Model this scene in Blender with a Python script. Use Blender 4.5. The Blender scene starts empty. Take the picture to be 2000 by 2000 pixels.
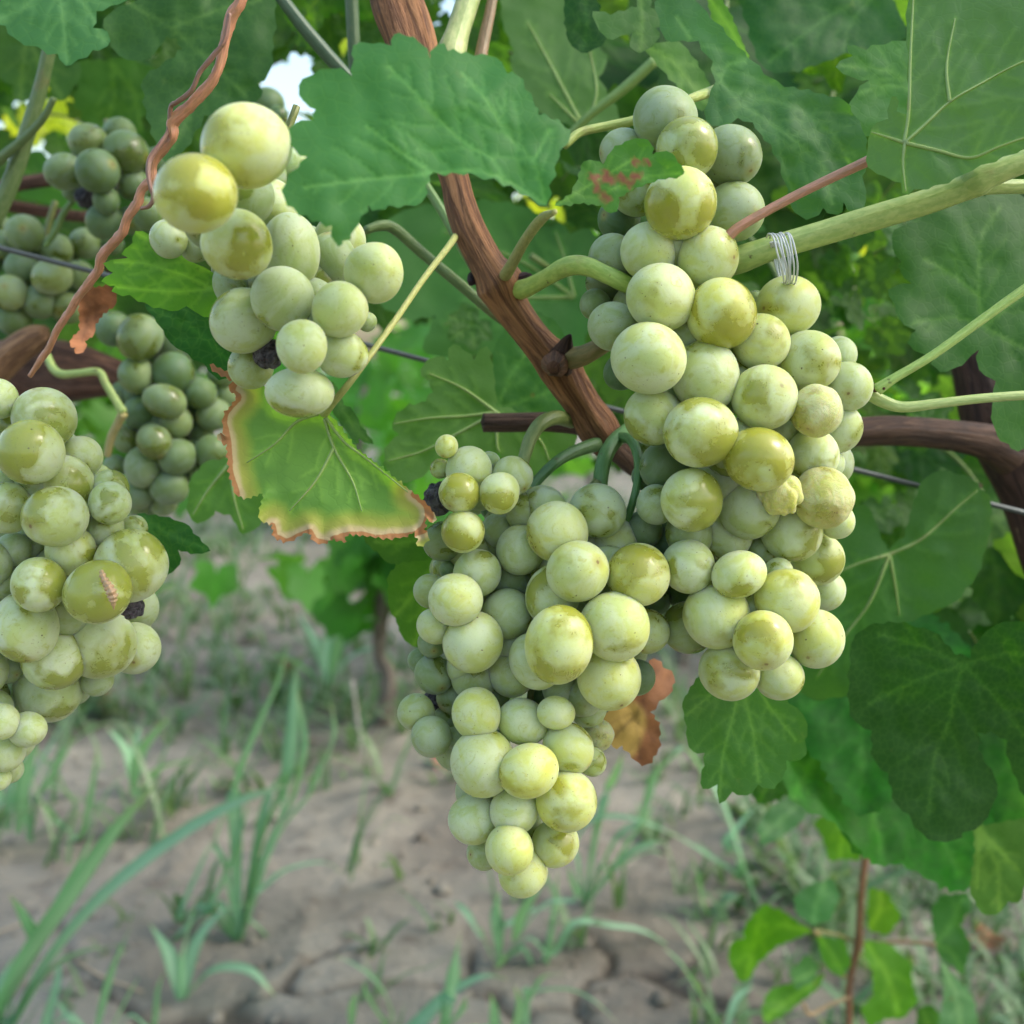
import bpy, math, random
import numpy as np
from mathutils import Vector, Matrix
from mathutils.geometry import delaunay_2d_cdt

random.seed(7); np.random.seed(7)
scn = bpy.context.scene
COL = scn.collection
R_ = math.radians

# ------------------------------------------------------------------ camera
CAM_H, PITCH, FPX = 0.75, R_(8.0), 2145.0
cam_d = bpy.data.cameras.new("camera"); cam = bpy.data.objects.new("camera", cam_d); COL.objects.link(cam)
cam.location = (0, 0, CAM_H); cam.rotation_euler = (R_(90) - PITCH, 0, 0)
cam_d.sensor_width = 36.0; cam_d.lens = 36.0 * FPX / 2000.0
cam_d.clip_start = 0.01; cam_d.clip_end = 2000
cam_d.dof.use_dof = True; cam_d.dof.focus_distance = 0.295; cam_d.dof.aperture_fstop = 13.0
scn.camera = cam

# ------------------------------------------------------------------ sky, sun, exposure
SUN_EL, SUN_AZ = R_(47), R_(100)      # azimuth clockwise from +Y
world = bpy.data.worlds.new("World"); scn.world = world; world.use_nodes = True
wn = world.node_tree.nodes; wl = world.node_tree.links
bg = wn.get("Background") or wn.new("ShaderNodeBackground")
sky = wn.new("ShaderNodeTexSky"); sky.sky_type = 'NISHITA'; sky.sun_disc = False
sky.sun_elevation = SUN_EL; sky.sun_rotation = SUN_AZ
sky.air_density = 1.5; sky.dust_density = 3.2; sky.ozone_density = 1.0
wl.new(sky.outputs[0], bg.inputs[0]); bg.inputs[1].default_value = 0.15
sun_d = bpy.data.lights.new("sun", 'SUN'); sun = bpy.data.objects.new("sun", sun_d); COL.objects.link(sun)
sun_d.energy = 0.62; sun_d.angle = R_(18); sun_d.color = (1.0, 0.98, 0.95)
sd = Vector((math.sin(SUN_AZ) * math.cos(SUN_EL), math.cos(SUN_AZ) * math.cos(SUN_EL), math.sin(SUN_EL)))
sun.rotation_euler = sd.to_track_quat('Z', 'Y').to_euler()
sun.location = sd * 30
vs = scn.view_settings
vs.view_transform = 'Standard'; vs.look = 'None'; vs.gamma = 1.0; vs.use_curve_mapping = False
vs.exposure = 1.3
scn.cycles.max_bounces = 10; scn.cycles.transmission_bounces = 6; scn.cycles.diffuse_bounces = 6

# ------------------------------------------------------------------ picture -> place
CF = Vector((0, math.cos(PITCH), -math.sin(PITCH))); CU = Vector((0, math.sin(PITCH), math.cos(PITCH))); CR = Vector((1, 0, 0))
CO = Vector((0, 0, CAM_H))
def P(px, py, d):
    return CO + CF * d + CR * (d * (px - 1000) / FPX) - CU * (d * (py - 1000) / FPX)
def ground_d(py):
    return CAM_H / (math.sin(PITCH) + (py - 1000) / FPX * math.cos(PITCH))
def K(ox, oy, w):
    s = w / 1932.0
    return lambda pts: [(ox + p[0] * s, oy + p[1] * s) + tuple(p[2:]) for p in pts]
DSP = K(0, 0, 2000); C1 = K(0, 0, 700); C2 = K(650, 0, 700); C3 = K(1300, 0, 700); C4 = K(0, 650, 700)
C5 = K(650, 650, 700); C6 = K(1300, 650, 700); C7 = K(0, 1300, 700); C8 = K(650, 1300, 700); C9 = K(1300, 1300, 700)

# ------------------------------------------------------------------ object helpers
def mesh_obj(name, me, mat=None, parent=None, color=None, label=None):
    o = bpy.data.objects.new(name, me); COL.objects.link(o)
    if mat is not None and len(me.materials) == 0: me.materials.append(mat)
    if parent is not None: o.parent = parent
    if color is not None: o.color = (*color, 1.0) if len(color) == 3 else color
    if label: o["label"] = label
    return o
def thing(name, label, cat, loc=(0, 0, 0), group=None):
    o = bpy.data.objects.new(name, None); COL.objects.link(o); o.location = loc
    o.empty_display_size = 0.01
    return tag(o, label, cat, group)
def tag(o, label=None, cat=None, group=None, kind=None):
    if label: o["label"] = label
    if cat: o["category"] = cat
    if group: o["group"] = group
    if kind: o["kind"] = kind
    return o
def make_mesh(name, verts, faces, smooth=True, attrs=None, uv=None):
    me = bpy.data.meshes.new(name); me.from_pydata([tuple(v) for v in verts], [], faces)
    if smooth: me.polygons.foreach_set("use_smooth", [True] * len(me.polygons))
    if attrs:
        for k, a in attrs.items():
            at = me.attributes.new(k, 'FLOAT', 'POINT'); at.data.foreach_set("value", np.asarray(a, dtype=np.float32))
    if uv is not None:
        l = me.uv_layers.new(name="UVMap")
        idx = np.empty(len(me.loops), dtype=np.int32); me.loops.foreach_get("vertex_index", idx)
        l.data.foreach_set("uv", np.asarray(uv, dtype=np.float32)[idx].ravel())
    me.update(); return me

# ------------------------------------------------------------------ shader helpers
class NT:
    def __init__(self, name):
        self.m = bpy.data.materials.new(name); self.m.use_nodes = True
        self.n = self.m.node_tree.nodes; self.l = self.m.node_tree.links
        self.n.clear(); self.out = self.n.new("ShaderNodeOutputMaterial")
    def new(self, t, **kw):
        nd = self.n.new(t)
        for k, v in kw.items(): setattr(nd, k, v)
        return nd
    def set(self, nd, name, v):
        s = nd.inputs[name]
        if hasattr(v, "is_output"): self.l.new(v, s)
        elif isinstance(v, (tuple, list)) and len(v) == 3 and s.type == 'RGBA': s.default_value = (*v, 1)
        else: s.default_value = v
    def math(self, op, a, b=0.5, c=None, clamp=False):
        nd = self.new("ShaderNodeMath", operation=op, use_clamp=clamp)
        self.set(nd, 0, a); self.set(nd, 1, b)
        if c is not None: self.set(nd, 2, c)
        return nd.outputs[0]
    def vmath(self, op, a, b=(0, 0, 0)):
        nd = self.new("ShaderNodeVectorMath", operation=op); self.set(nd, 0, a)
        if op == 'SCALE': self.set(nd, 3, b)
        else: self.set(nd, 1, b)
        return nd.outputs["Value"] if op in ('LENGTH', 'DISTANCE', 'DOT_PRODUCT') else nd.outputs[0]
    def mix(self, f, a, b, mode='MIX'):
        nd = self.new("ShaderNodeMix", data_type='RGBA', blend_type=mode)
        self.set(nd, 0, f); self.set(nd, 6, a); self.set(nd, 7, b); return nd.outputs[2]
    def ramp(self, v, lo, hi, a=0.0, b=1.0, smooth=True):
        nd = self.new("ShaderNodeMapRange", interpolation_type='SMOOTHSTEP' if smooth else 'LINEAR')
        self.set(nd, 0, v); self.set(nd, 1, lo); self.set(nd, 2, hi); self.set(nd, 3, a); self.set(nd, 4, b); return nd.outputs[0]
    def noise(self, vec, scale, detail=3, rough=0.55, dist=0.0):
        nd = self.new("ShaderNodeTexNoise"); self.set(nd, "Vector", vec); self.set(nd, "Scale", scale)
        self.set(nd, "Detail", detail); self.set(nd, "Roughness", rough); self.set(nd, "Distortion", dist); return nd.outputs[0]
    def vor(self, vec, scale, feature='F1', rnd=1.0):
        nd = self.new("ShaderNodeTexVoronoi", feature=feature); self.set(nd, "Vector", vec); self.set(nd, "Scale", scale)
        self.set(nd, "Randomness", rnd); return nd
    def attr(self, name):
        return self.new("ShaderNodeAttribute", attribute_name=name).outputs["Fac"]
    def bump(self, h, strength=0.3, dist=0.001):
        nd = self.new("ShaderNodeBump"); self.set(nd, "Height", h); self.set(nd, "Strength", strength); self.set(nd, "Distance", dist); return nd.outputs[0]
    def pbr(self, **kw):
        nd = self.new("ShaderNodeBsdfPrincipled")
        for k, v in kw.items(): self.set(nd, k.replace("_", " "), v)
        return nd.outputs[0]
    def done(self, sh):
        self.l.new(sh, self.out.inputs[0]); return self.m
def objvec(t, spread=37.0):
    oi = t.new("ShaderNodeObjectInfo"); tc = t.new("ShaderNodeTexCoord")
    off = t.math('MULTIPLY', oi.outputs["Random"], spread)
    cx = t.new("ShaderNodeCombineXYZ"); t.set(cx, 0, off); t.set(cx, 1, t.math('MULTIPLY', off, 1.7)); t.set(cx, 2, t.math('MULTIPLY', off, -0.6))
    return oi, tc.outputs["Object"], t.vmath('ADD', tc.outputs["Object"], cx.outputs[0])

# grape skin: object colour R = how much bloom is rubbed off, G = ripeness (yellow), B = darker green, shade painted into the skin
def grape_material(name, wrinkled=False):
    t = NT(name); oi, p0, p = objvec(t)
    sep = t.new("ShaderNodeSeparateColor"); t.l.new(oi.outputs["Color"], sep.inputs[0])
    r, g, b = sep.outputs[0], sep.outputs[1], sep.outputs[2]
    n1 = t.noise(p, 0.62, 2.5, 0.45, 0.5)
    T = t.math('MULTIPLY_ADD', r, -0.27, 0.65)
    fz = t.math('MULTIPLY', t.math('SUBTRACT', t.noise(p, 3.2, 6, 0.7, 0.6), 0.5), 0.20)
    patch = t.ramp(t.math('ADD', fz, n1), t.math('SUBTRACT', T, 0.02), t.math('ADD', T, 0.11))
    n2 = t.noise(p, 2.6, 5, 0.62, 1.2)
    scuff = t.ramp(n2, 0.56, 0.74)
    n3 = t.noise(t.vmath('MULTIPLY', p, (1, 1, 5)), 5.0, 4, 0.6, 1.5)
    streak = t.ramp(n3, 0.62, 0.75, 0, 0.35)
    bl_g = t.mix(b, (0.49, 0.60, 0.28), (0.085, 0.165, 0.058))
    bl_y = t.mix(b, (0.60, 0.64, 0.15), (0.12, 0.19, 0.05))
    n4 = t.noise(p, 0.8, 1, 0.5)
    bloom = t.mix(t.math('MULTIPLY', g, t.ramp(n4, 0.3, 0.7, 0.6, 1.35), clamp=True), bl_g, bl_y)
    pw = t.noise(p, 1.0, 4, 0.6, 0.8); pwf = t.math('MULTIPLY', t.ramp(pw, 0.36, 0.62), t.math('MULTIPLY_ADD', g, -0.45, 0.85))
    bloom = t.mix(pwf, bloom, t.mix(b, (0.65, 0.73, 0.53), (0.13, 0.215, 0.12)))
    rub = t.mix(g, t.mix(b, (0.36, 0.43, 0.06), (0.09, 0.16, 0.03)), t.mix(b, (0.48, 0.47, 0.04), (0.13, 0.17, 0.03)))
    base = t.mix(t.math('MULTIPLY', patch, 0.9), bloom, rub)
    base = t.mix(t.math('MULTIPLY', scuff, 0.6), base, rub)
    base = t.mix(streak, base, t.mix(0.5, rub, (0.30, 0.30, 0.16)))
    fl = t.noise(t.vmath('MULTIPLY', p, (1, 1, 2.5)), 14, 3, 0.6, 0.8); base = t.mix(t.ramp(fl, 0.60, 0.72, 0, 0.4), base, (0.26, 0.24, 0.08))
    # brown specks
    vo = t.vor(p, 3.3); cs = t.new("ShaderNodeSeparateColor"); t.l.new(vo.outputs["Color"], cs.inputs[0])
    keep = t.math('GREATER_THAN', cs.outputs[0], 0.52)
    size = t.math('MULTIPLY_ADD', t.math('POWER', cs.outputs[1], 2.5), 0.10, 0.035)
    dsp = t.math('ADD', vo.outputs["Distance"], t.math('MULTIPLY', t.math('SUBTRACT', n3, 0.5), 0.26))
    sp = t.math('MULTIPLY', keep, t.ramp(dsp, t.math('MULTIPLY', size, 0.6), size, 1, 0))
    base = t.mix(t.math('MULTIPLY', sp, 0.85), base, (0.07, 0.045, 0.02))
    vo2 = t.vor(p, 6.5); cs2 = t.new("ShaderNodeSeparateColor"); t.l.new(vo2.outputs["Color"], cs2.inputs[0])
    sp2 = t.math('MULTIPLY', t.math('GREATER_THAN', cs2.outputs[0], 0.6), t.ramp(vo2.outputs["Distance"], 0.05, 0.13, 1, 0))
    base = t.mix(t.math('MULTIPLY', sp2, 0.75), base, (0.12, 0.09, 0.03))
    # stylar scar on +Z
    dz = t.vmath('DISTANCE', t.vmath('NORMALIZE', p0), (0, 0, 1))
    dz = t.math('ADD', dz, t.math('MULTIPLY', t.math('SUBTRACT', n3, 0.5), 0.12))
    on = t.ramp(oi.outputs['Random'], 0.35, 0.8, 0.15, 1.0)
    base = t.mix(t.math('MULTIPLY', on, t.ramp(dz, 0.06, 0.40, 0.5, 0)), base, (0.36, 0.30, 0.05))
    base = t.mix(t.math('MULTIPLY', on, t.ramp(dz, 0.03, 0.09, 0.8, 0)), base, (0.16, 0.08, 0.03))
    rough = t.math('MULTIPLY_ADD', patch, -0.27, 0.50)
    rough = t.math('MULTIPLY_ADD', scuff, -0.06, rough)
    if wrinkled:
        w = t.noise(p, 2.2, 5, 0.6, 2.0); base = t.mix(t.ramp(w, 0.35, 0.7, 0.45, 0.05), base, (0.62, 0.50, 0.22))
        h = t.math('ADD', w, t.math('MULTIPLY', n3, 0.15)); nrm = t.bump(h, 0.3, 0.35)
    else:
        nrm = t.bump(t.math('ADD', t.math('MULTIPLY', n2, 0.5), n1), 0.05, 0.3)
    return t.done(t.pbr(Base_Color=base, Roughness=rough, Specular_IOR_Level=0.5, Subsurface_Weight=0.85, Subsurface_Radius=(0.85, 1.0, 0.25),
                        Subsurface_Scale=0.0055, Normal=nrm, Sheen_Weight=t.math('MULTIPLY_ADD', patch, -0.12, 0.16), Sheen_Roughness=0.3, Sheen_Tint=(0.9, 1.0, 0.8),
                        Coat_Weight=t.math('MULTIPLY', patch, 0.45), Coat_Roughness=0.16, IOR=1.38,
                        Transmission_Weight=t.math('MULTIPLY_ADD', patch, 0.22, 0.16)))
M_GRAPE = grape_material("grape_skin"); M_WRINK = grape_material("wrinkled_grape_skin", True)
def rot_material():
    t = NT("rotten_grape_skin"); oi, p0, p = objvec(t)
    n = t.noise(p, 1.8, 5, 0.65, 1.0); n2 = t.noise(p, 7, 4, 0.6)
    c = t.mix(t.ramp(n, 0.35, 0.65), (0.022, 0.016, 0.02), (0.20, 0.19, 0.22))
    c = t.mix(t.ramp(n2, 0.55, 0.7, 0, 0.5), c, oi.outputs["Color"])
    return t.done(t.pbr(Base_Color=c, Roughness=0.55, Normal=t.bump(t.math('ADD', n, t.math('MULTIPLY', n2, 0.4)), 0.7, 0.5)))
M_ROT = rot_material()

# leaf: object colour = colour of the upper face; attributes vein, scorch
def leaf_material(name, dead=False):
    t = NT(name); oi, p0, p = objvec(t, 3.0)
    col = oi.outputs["Color"]
    geo = t.new("ShaderNodeNewGeometry")
    vein = t.attr("vein"); sc = t.attr("scorch"); mark = t.attr("mark")
    n1 = t.noise(p, 28, 4, 0.55, 0.3); n2 = t.noise(p, 160, 4, 0.6); n3 = t.noise(p, 9, 2, 0.5)
    cell = t.vor(p, 330, 'DISTANCE_TO_EDGE').outputs["Distance"]
    net = t.ramp(cell, 0.0, 0.12, 1, 0)
    hsv = t.new("ShaderNodeHueSaturation"); t.set(hsv, "Color", t.mix(1.0, col, (0.84, 1.12, 0.68), "MULTIPLY")); t.set(hsv, "Hue", t.math('MULTIPLY_ADD', t.math('SUBTRACT', oi.outputs["Random"], 0.5), 0.03, 0.5))
    t.set(hsv, "Value", t.math('MULTIPLY_ADD', n1, 0.75, 0.62)); t.set(hsv, "Saturation", t.math('MULTIPLY_ADD', n3, -0.4, 1.18))
    base = hsv.outputs[0]
    base = t.mix(t.math('MULTIPLY', net, 0.10), base, (0.10, 0.22, 0.05))
    base = t.mix(t.ramp(n2, 0.66, 0.74, 0, 0.2), base, (0.11, 0.17, 0.05))
    vd = t.vor(p, 55); c3 = t.new("ShaderNodeSeparateColor"); t.l.new(vd.outputs["Color"], c3.inputs[0])
    spot = t.math('MULTIPLY', t.math('GREATER_THAN', c3.outputs[0], 0.8), t.ramp(vd.outputs["Distance"], 0.05, 0.10, 0.6, 0))
    base = t.mix(spot, base, (0.10, 0.08, 0.03))
    vc = t.mix(1.0, base, (2.6, 1.9, 2.1), 'MULTIPLY')
    upper = t.mix(t.math('MULTIPLY', vein, 0.6), base, vc)
    under = t.mix(0.35, base, (0.10, 0.19, 0.10))
    under = t.mix(t.math('MULTIPLY', vein, 0.6), under, t.mix(1.0, under, (2.0, 1.7, 1.6), 'MULTIPLY'))
    c = t.mix(geo.outputs["Backfacing"], upper, under)
    # scorch: green -> yellow -> tan -> brown towards the dying rim
    s2 = t.math('ADD', sc, t.math('MULTIPLY', t.math('SUBTRACT', n1, 0.5), 0.22))
    s2 = t.math('MULTIPLY', s2, t.ramp(sc, 0.02, 0.1))
    s2 = t.math('MULTIPLY', s2, t.math('MULTIPLY_ADD', n3, 0.45, 0.86)); s2 = t.math('ADD', s2, t.math('MULTIPLY', t.math('SUBTRACT', n2, 0.5), 0.20))
    c = t.mix(t.ramp(s2, 0.15, 0.66, 0, 0.85), c, (0.42, 0.44, 0.09))
    c = t.mix(t.ramp(s2, 0.66, 0.84), c, (0.56, 0.46, 0.26))
    c = t.mix(t.ramp(s2, 0.88, 0.92), c, t.mix(n2, (0.34, 0.15, 0.06), (0.50, 0.26, 0.12)))
    c = t.mix(mark, c, t.mix(n2, (0.20, 0.065, 0.035), (0.36, 0.16, 0.10)))
    tr = t.mix(1.0, c, t.mix(t.math('MAXIMUM', mark, t.ramp(s2, 0.3, 0.7)), (2.8, 3.0, 0.5), (0.95, 0.85, 0.6)), 'MULTIPLY')
    h = t.math('ADD', t.math('MULTIPLY', net, -0.25), t.math('ADD', t.math('MULTIPLY', n1, 1.2), t.math('MULTIPLY', n2, 0.35)))
    nrm = t.bump(h, 0.28, 0.0004)
    rough = t.math('MULTIPLY_ADD', n1, 0.2, 0.42)
    a = t.pbr(Base_Color=c, Roughness=rough, Specular_IOR_Level=0.2, Normal=nrm)
    tb = t.new("ShaderNodeBsdfTranslucent"); t.set(tb, "Color", tr); t.set(tb, "Normal", nrm)
    ms = t.new("ShaderNodeMixShader"); t.set(ms, 0, 0.42); t.l.new(a, ms.inputs[1]); t.l.new(tb.outputs[0], ms.inputs[2])
    return t.done(ms.outputs[0])
M_LEAF = leaf_material("vine_leaf")
def dead_material():
    t = NT("dead_leaf"); oi, p0, p = objvec(t, 3.0)
    n1 = t.noise(p, 60, 5, 0.6, 0.5); n2 = t.noise(p, 22, 2, 0.5)
    c = t.mix(t.ramp(n1, 0.3, 0.7), (0.16, 0.06, 0.022), oi.outputs["Color"])
    c = t.mix(t.ramp(t.math('ADD', t.attr("scorch"), t.math('MULTIPLY', n2, 0.4)), 0.45, 0.7), c, (0.55, 0.36, 0.09))
    c = t.mix(t.math('MULTIPLY', t.attr("vein"), 0.4), c, (0.09, 0.04, 0.02))
    a = t.pbr(Base_Color=c, Roughness=0.7, Normal=t.bump(n1, 0.6, 0.001))
    tb = t.new("ShaderNodeBsdfTranslucent"); t.set(tb, "Color", c)
    ms = t.new("ShaderNodeMixShader"); t.set(ms, 0, 0.2); t.l.new(a, ms.inputs[1]); t.l.new(tb.outputs[0], ms.inputs[2])
    return t.done(ms.outputs[0])
M_DEAD = dead_material()

def bark_material():
    t = NT("cane_bark"); oi, p0, p = objvec(t, 3.0)
    uv = t.new("ShaderNodeUVMap").outputs[0]
    st = t.noise(t.vmath('MULTIPLY', uv, (8, 2.0, 1)), 2.0, 6, 0.7, 1.1)
    fine = t.noise(t.vmath('MULTIPLY', uv, (46, 7, 1)), 1.0, 4, 0.6)
    bl = t.noise(p, 45, 3, 0.6)
    c = t.mix(t.ramp(st, 0.38, 0.62), t.mix(1.0, oi.outputs["Color"], (0.33, 0.28, 0.27), 'MULTIPLY'), oi.outputs["Color"])
    c = t.mix(t.ramp(bl, 0.56, 0.72, 0, 0.7), c, (0.035, 0.022, 0.016))
    c = t.mix(t.ramp(fine, 0.60, 0.74, 0, 0.45), c, (0.36, 0.24, 0.14))
    return t.done(t.pbr(Base_Color=c, Roughness=0.62, Specular_IOR_Level=0.35, Normal=t.bump(t.math('ADD', st, t.math('MULTIPLY', fine, 0.5)), 1.0, 0.0022)))
M_BARK = bark_material()
def stem_material():
    t = NT("green_stem"); oi, p0, p = objvec(t, 3.0)
    uv = t.new("ShaderNodeUVMap").outputs[0]
    st = t.noise(t.vmath('MULTIPLY', uv, (8, 16, 1)), 1.6, 3, 0.6, 0.2)
    n = t.noise(p, 60, 4, 0.6); n2 = t.noise(p, 220, 3, 0.6)
    c = t.mix(t.ramp(st, 0.35, 0.65), t.mix(1.0, oi.outputs["Color"], (0.72, 0.82, 0.7), 'MULTIPLY'), oi.outputs["Color"])
    c = t.mix(t.ramp(n, 0.58, 0.75, 0, 0.5), c, (0.22, 0.13, 0.06))
    c = t.mix(t.ramp(n2, 0.68, 0.76, 0, 0.8), c, (0.07, 0.045, 0.02))
    return t.done(t.pbr(Base_Color=c, Roughness=0.48, Subsurface_Weight=0.25, Subsurface_Radius=(1, 1, 0.4), Subsurface_Scale=0.002,
                        Normal=t.bump(st, 0.4, 0.0006)))
M_STEM = stem_material()
def simple(name, c, rough=0.6, metal=0.0, nscale=80):
    t = NT(name); oi, p0, p = objvec(t, 3.0); n = t.noise(p, nscale, 4, 0.6)
    cc = t.mix(t.ramp(n, 0.3, 0.7), tuple(x * 0.7 for x in c), tuple(min(1, x * 1.15) for x in c))
    return t.done(t.pbr(Base_Color=cc, Roughness=rough, Metallic=metal, Normal=t.bump(n, 0.3, 0.0005)))
M_WIRE = simple("galvanised_wire", (0.10, 0.115, 0.11), 0.5, 0.6)
def tie_material():
    t = NT("plastic_twine"); oi, p0, p = objvec(t, 3.0); n = t.noise(p, 700, 3)
    return t.done(t.pbr(Base_Color=t.mix(n, (0.45, 0.5, 0.48), (0.8, 0.84, 0.82)), Roughness=0.3, Transmission_Weight=0.25))
M_TIE = tie_material()
def blade_material(name, colA, colB, mid):
    t = NT(name); oi, p0, p = objvec(t, 3.0)
    isl = t.new("ShaderNodeNewGeometry").outputs["Random Per Island"]
    n = t.noise(p, 14, 3, 0.6); m = t.attr("mid"); tip = t.attr("along")
    c = t.mix(t.ramp(t.math('MULTIPLY_ADD', isl, 0.6, t.math('MULTIPLY', n, 0.5)), 0.2, 0.9), colA, colB)
    c = t.mix(t.math('MULTIPLY', m, 0.6), c, mid)
    c = t.mix(t.ramp(tip, 0.8, 1.0, 0, 0.45), c, (0.34, 0.33, 0.14))
    a = t.pbr(Base_Color=c, Roughness=0.42, Specular_IOR_Level=0.5)
    tb = t.new("ShaderNodeBsdfTranslucent"); t.set(tb, "Color", t.mix(1.0, c, (1.8, 1.9, 0.8), 'MULTIPLY'))
    ms = t.new("ShaderNodeMixShader"); t.set(ms, 0, 0.3); t.l.new(a, ms.inputs[1]); t.l.new(tb.outputs[0], ms.inputs[2])
    return t.done(ms.outputs[0])
M_BLADE = blade_material("grass_blade", (0.065, 0.23, 0.085), (0.16, 0.36, 0.21), (0.34, 0.50, 0.36))
M_WEED = blade_material("weed_blade", (0.05, 0.13, 0.045), (0.16, 0.24, 0.12), (0.2, 0.3, 0.16))
def soil_material():
    t = NT("dry_soil"); oi, p0, p = objvec(t, 0.0)
    n1 = t.noise(p, 3.2, 5, 0.6, 0.4); n2 = t.noise(p, 26, 6, 0.65); n3 = t.noise(p, 120, 4, 0.6)
    cr = t.attr("crack"); dmp = t.noise(p, 1.1, 3, 0.5)
    c = t.mix(t.ramp(n1, 0.3, 0.7), (0.176, 0.159, 0.128), (0.296, 0.272, 0.222))
    c = t.mix(t.ramp(n2, 0.5, 0.7, 0, 0.7), c, (0.10, 0.082, 0.065))
    c = t.mix(t.ramp(n3, 0.55, 0.75, 0, 0.4), c, (0.27, 0.235, 0.20))
    c = t.mix(t.ramp(dmp, 0.5, 0.66, 0, 0.45), c, (0.115, 0.09, 0.072))
    c = t.mix(t.math('MULTIPLY', cr, 0.85), c, (0.05, 0.04, 0.03))
    h = t.math('ADD', t.math('MULTIPLY', n2, 1.0), t.math('MULTIPLY', n3, 0.4))
    return t.done(t.pbr(Base_Color=c, Roughness=0.92, Specular_IOR_Level=0.2, Normal=t.bump(h, 1.0, 0.012)))
M_SOIL = soil_material()

# ------------------------------------------------------------------ numpy value noise
def vnoise2(x, y, seed=0):
    rs = np.random.RandomState(seed); tab = rs.rand(256, 256)
    xi = np.floor(x).astype(int); yi = np.floor(y).astype(int); fx = x - xi; fy = y - yi
    fx = fx * fx * (3 - 2 * fx); fy = fy * fy * (3 - 2 * fy)
    a = tab[xi % 256, yi % 256]; b = tab[(xi + 1) % 256, yi % 256]; c = tab[xi % 256, (yi + 1) % 256]; d = tab[(xi + 1) % 256, (yi + 1) % 256]
    return (a * (1 - fx) + b * fx) * (1 - fy) + (c * (1 - fx) + d * fx) * fy
def fbm2(x, y, o=4, seed=0):
    s = 0; a = 0.5
    for k in range(o): s = s + a * vnoise2(x * 2 ** k + 17.3 * k, y * 2 ** k + 5.1 * k, seed + k); a *= 0.5
    return s

# ------------------------------------------------------------------ ground
def build_ground():
    xs = np.concatenate([-np.geomspace(400, 1.75, 34), np.arange(-1.7, 1.9, 0.0085), np.geomspace(1.95, 400, 34)])
    ys = np.concatenate([-np.geomspace(400, 0.35, 26), np.arange(-0.3, 0.9, 0.1), np.arange(0.95, 4.2, 0.0085), np.geomspace(4.25, 900, 46)])
    X, Y = np.meshgrid(xs, ys, indexing='ij')
    near = np.clip(1.2 - np.hypot(X, Y - 2) / 6, 0, 1)
    Z = 0.05 * (fbm2(X * 1.6 + 40, Y * 1.6 + 40, 3, 1) - 0.45) * near + 0.034 * (fbm2(X * 8 + 90, Y * 8 + 90, 4, 5) - 0.47) * near
    lump = np.clip(fbm2(X * 22 + 60, Y * 22 + 60, 3, 9) - 0.5, 0, 1); Z += 0.035 * lump * near
    rs = np.random.RandomState(4); S = np.c_[rs.uniform(-1.9, 2.1, 330), rs.uniform(0.7, 4.4, 330)]
    wx = X + 0.10 * (fbm2(X * 9 + 7, Y * 9 + 7, 3, 21) - .5); wy = Y + 0.10 * (fbm2(X * 9 + 70, Y * 9 + 7, 3, 22) - .5)
    d1 = np.full(X.shape, 9.0); d2 = np.full(X.shape, 9.0)
    for sx, sy in S:
        d = np.hypot(wx - sx, wy - sy); d2 = np.where(d < d1, d1, np.minimum(d2, d)); d1 = np.minimum(d1, d)
    gate = np.clip((fbm2(X * 1.7 + 31, Y * 1.7 + 3, 2, 33) - 0.47) * 9, 0, 1) * (near > 0.3)
    crack = np.clip(1 - (d2 - d1) / 0.011, 0, 1) * gate * (d1 < 2)
    Z -= 0.016 * crack
    nx, ny = X.shape
    V = np.c_[X.ravel(), Y.ravel(), Z.ravel()]
    I = np.arange(nx * ny).reshape(nx, ny)
    F = np.stack([I[:-1, :-1], I[1:, :-1], I[1:, 1:], I[:-1, 1:]], -1).reshape(-1, 4)
    me = bpy.data.meshes.new("ground")
    me.vertices.add(len(V)); me.vertices.foreach_set("co", V.ravel())
    me.loops.add(F.size); me.loops.foreach_set("vertex_index", F.ravel().astype(np.int32))
    me.polygons.add(len(F)); me.polygons.foreach_set("loop_start", np.arange(0, F.size, 4, dtype=np.int32))
    me.polygons.foreach_set("use_smooth", np.ones(len(F), dtype=bool))
    at = me.attributes.new("crack", 'FLOAT', 'POINT'); at.data.foreach_set("value", crack.ravel().astype(np.float32))
    me.update(); me.validate()
    o = mesh_obj("ground", me, M_SOIL); o["kind"] = "structure"
build_ground()

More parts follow.
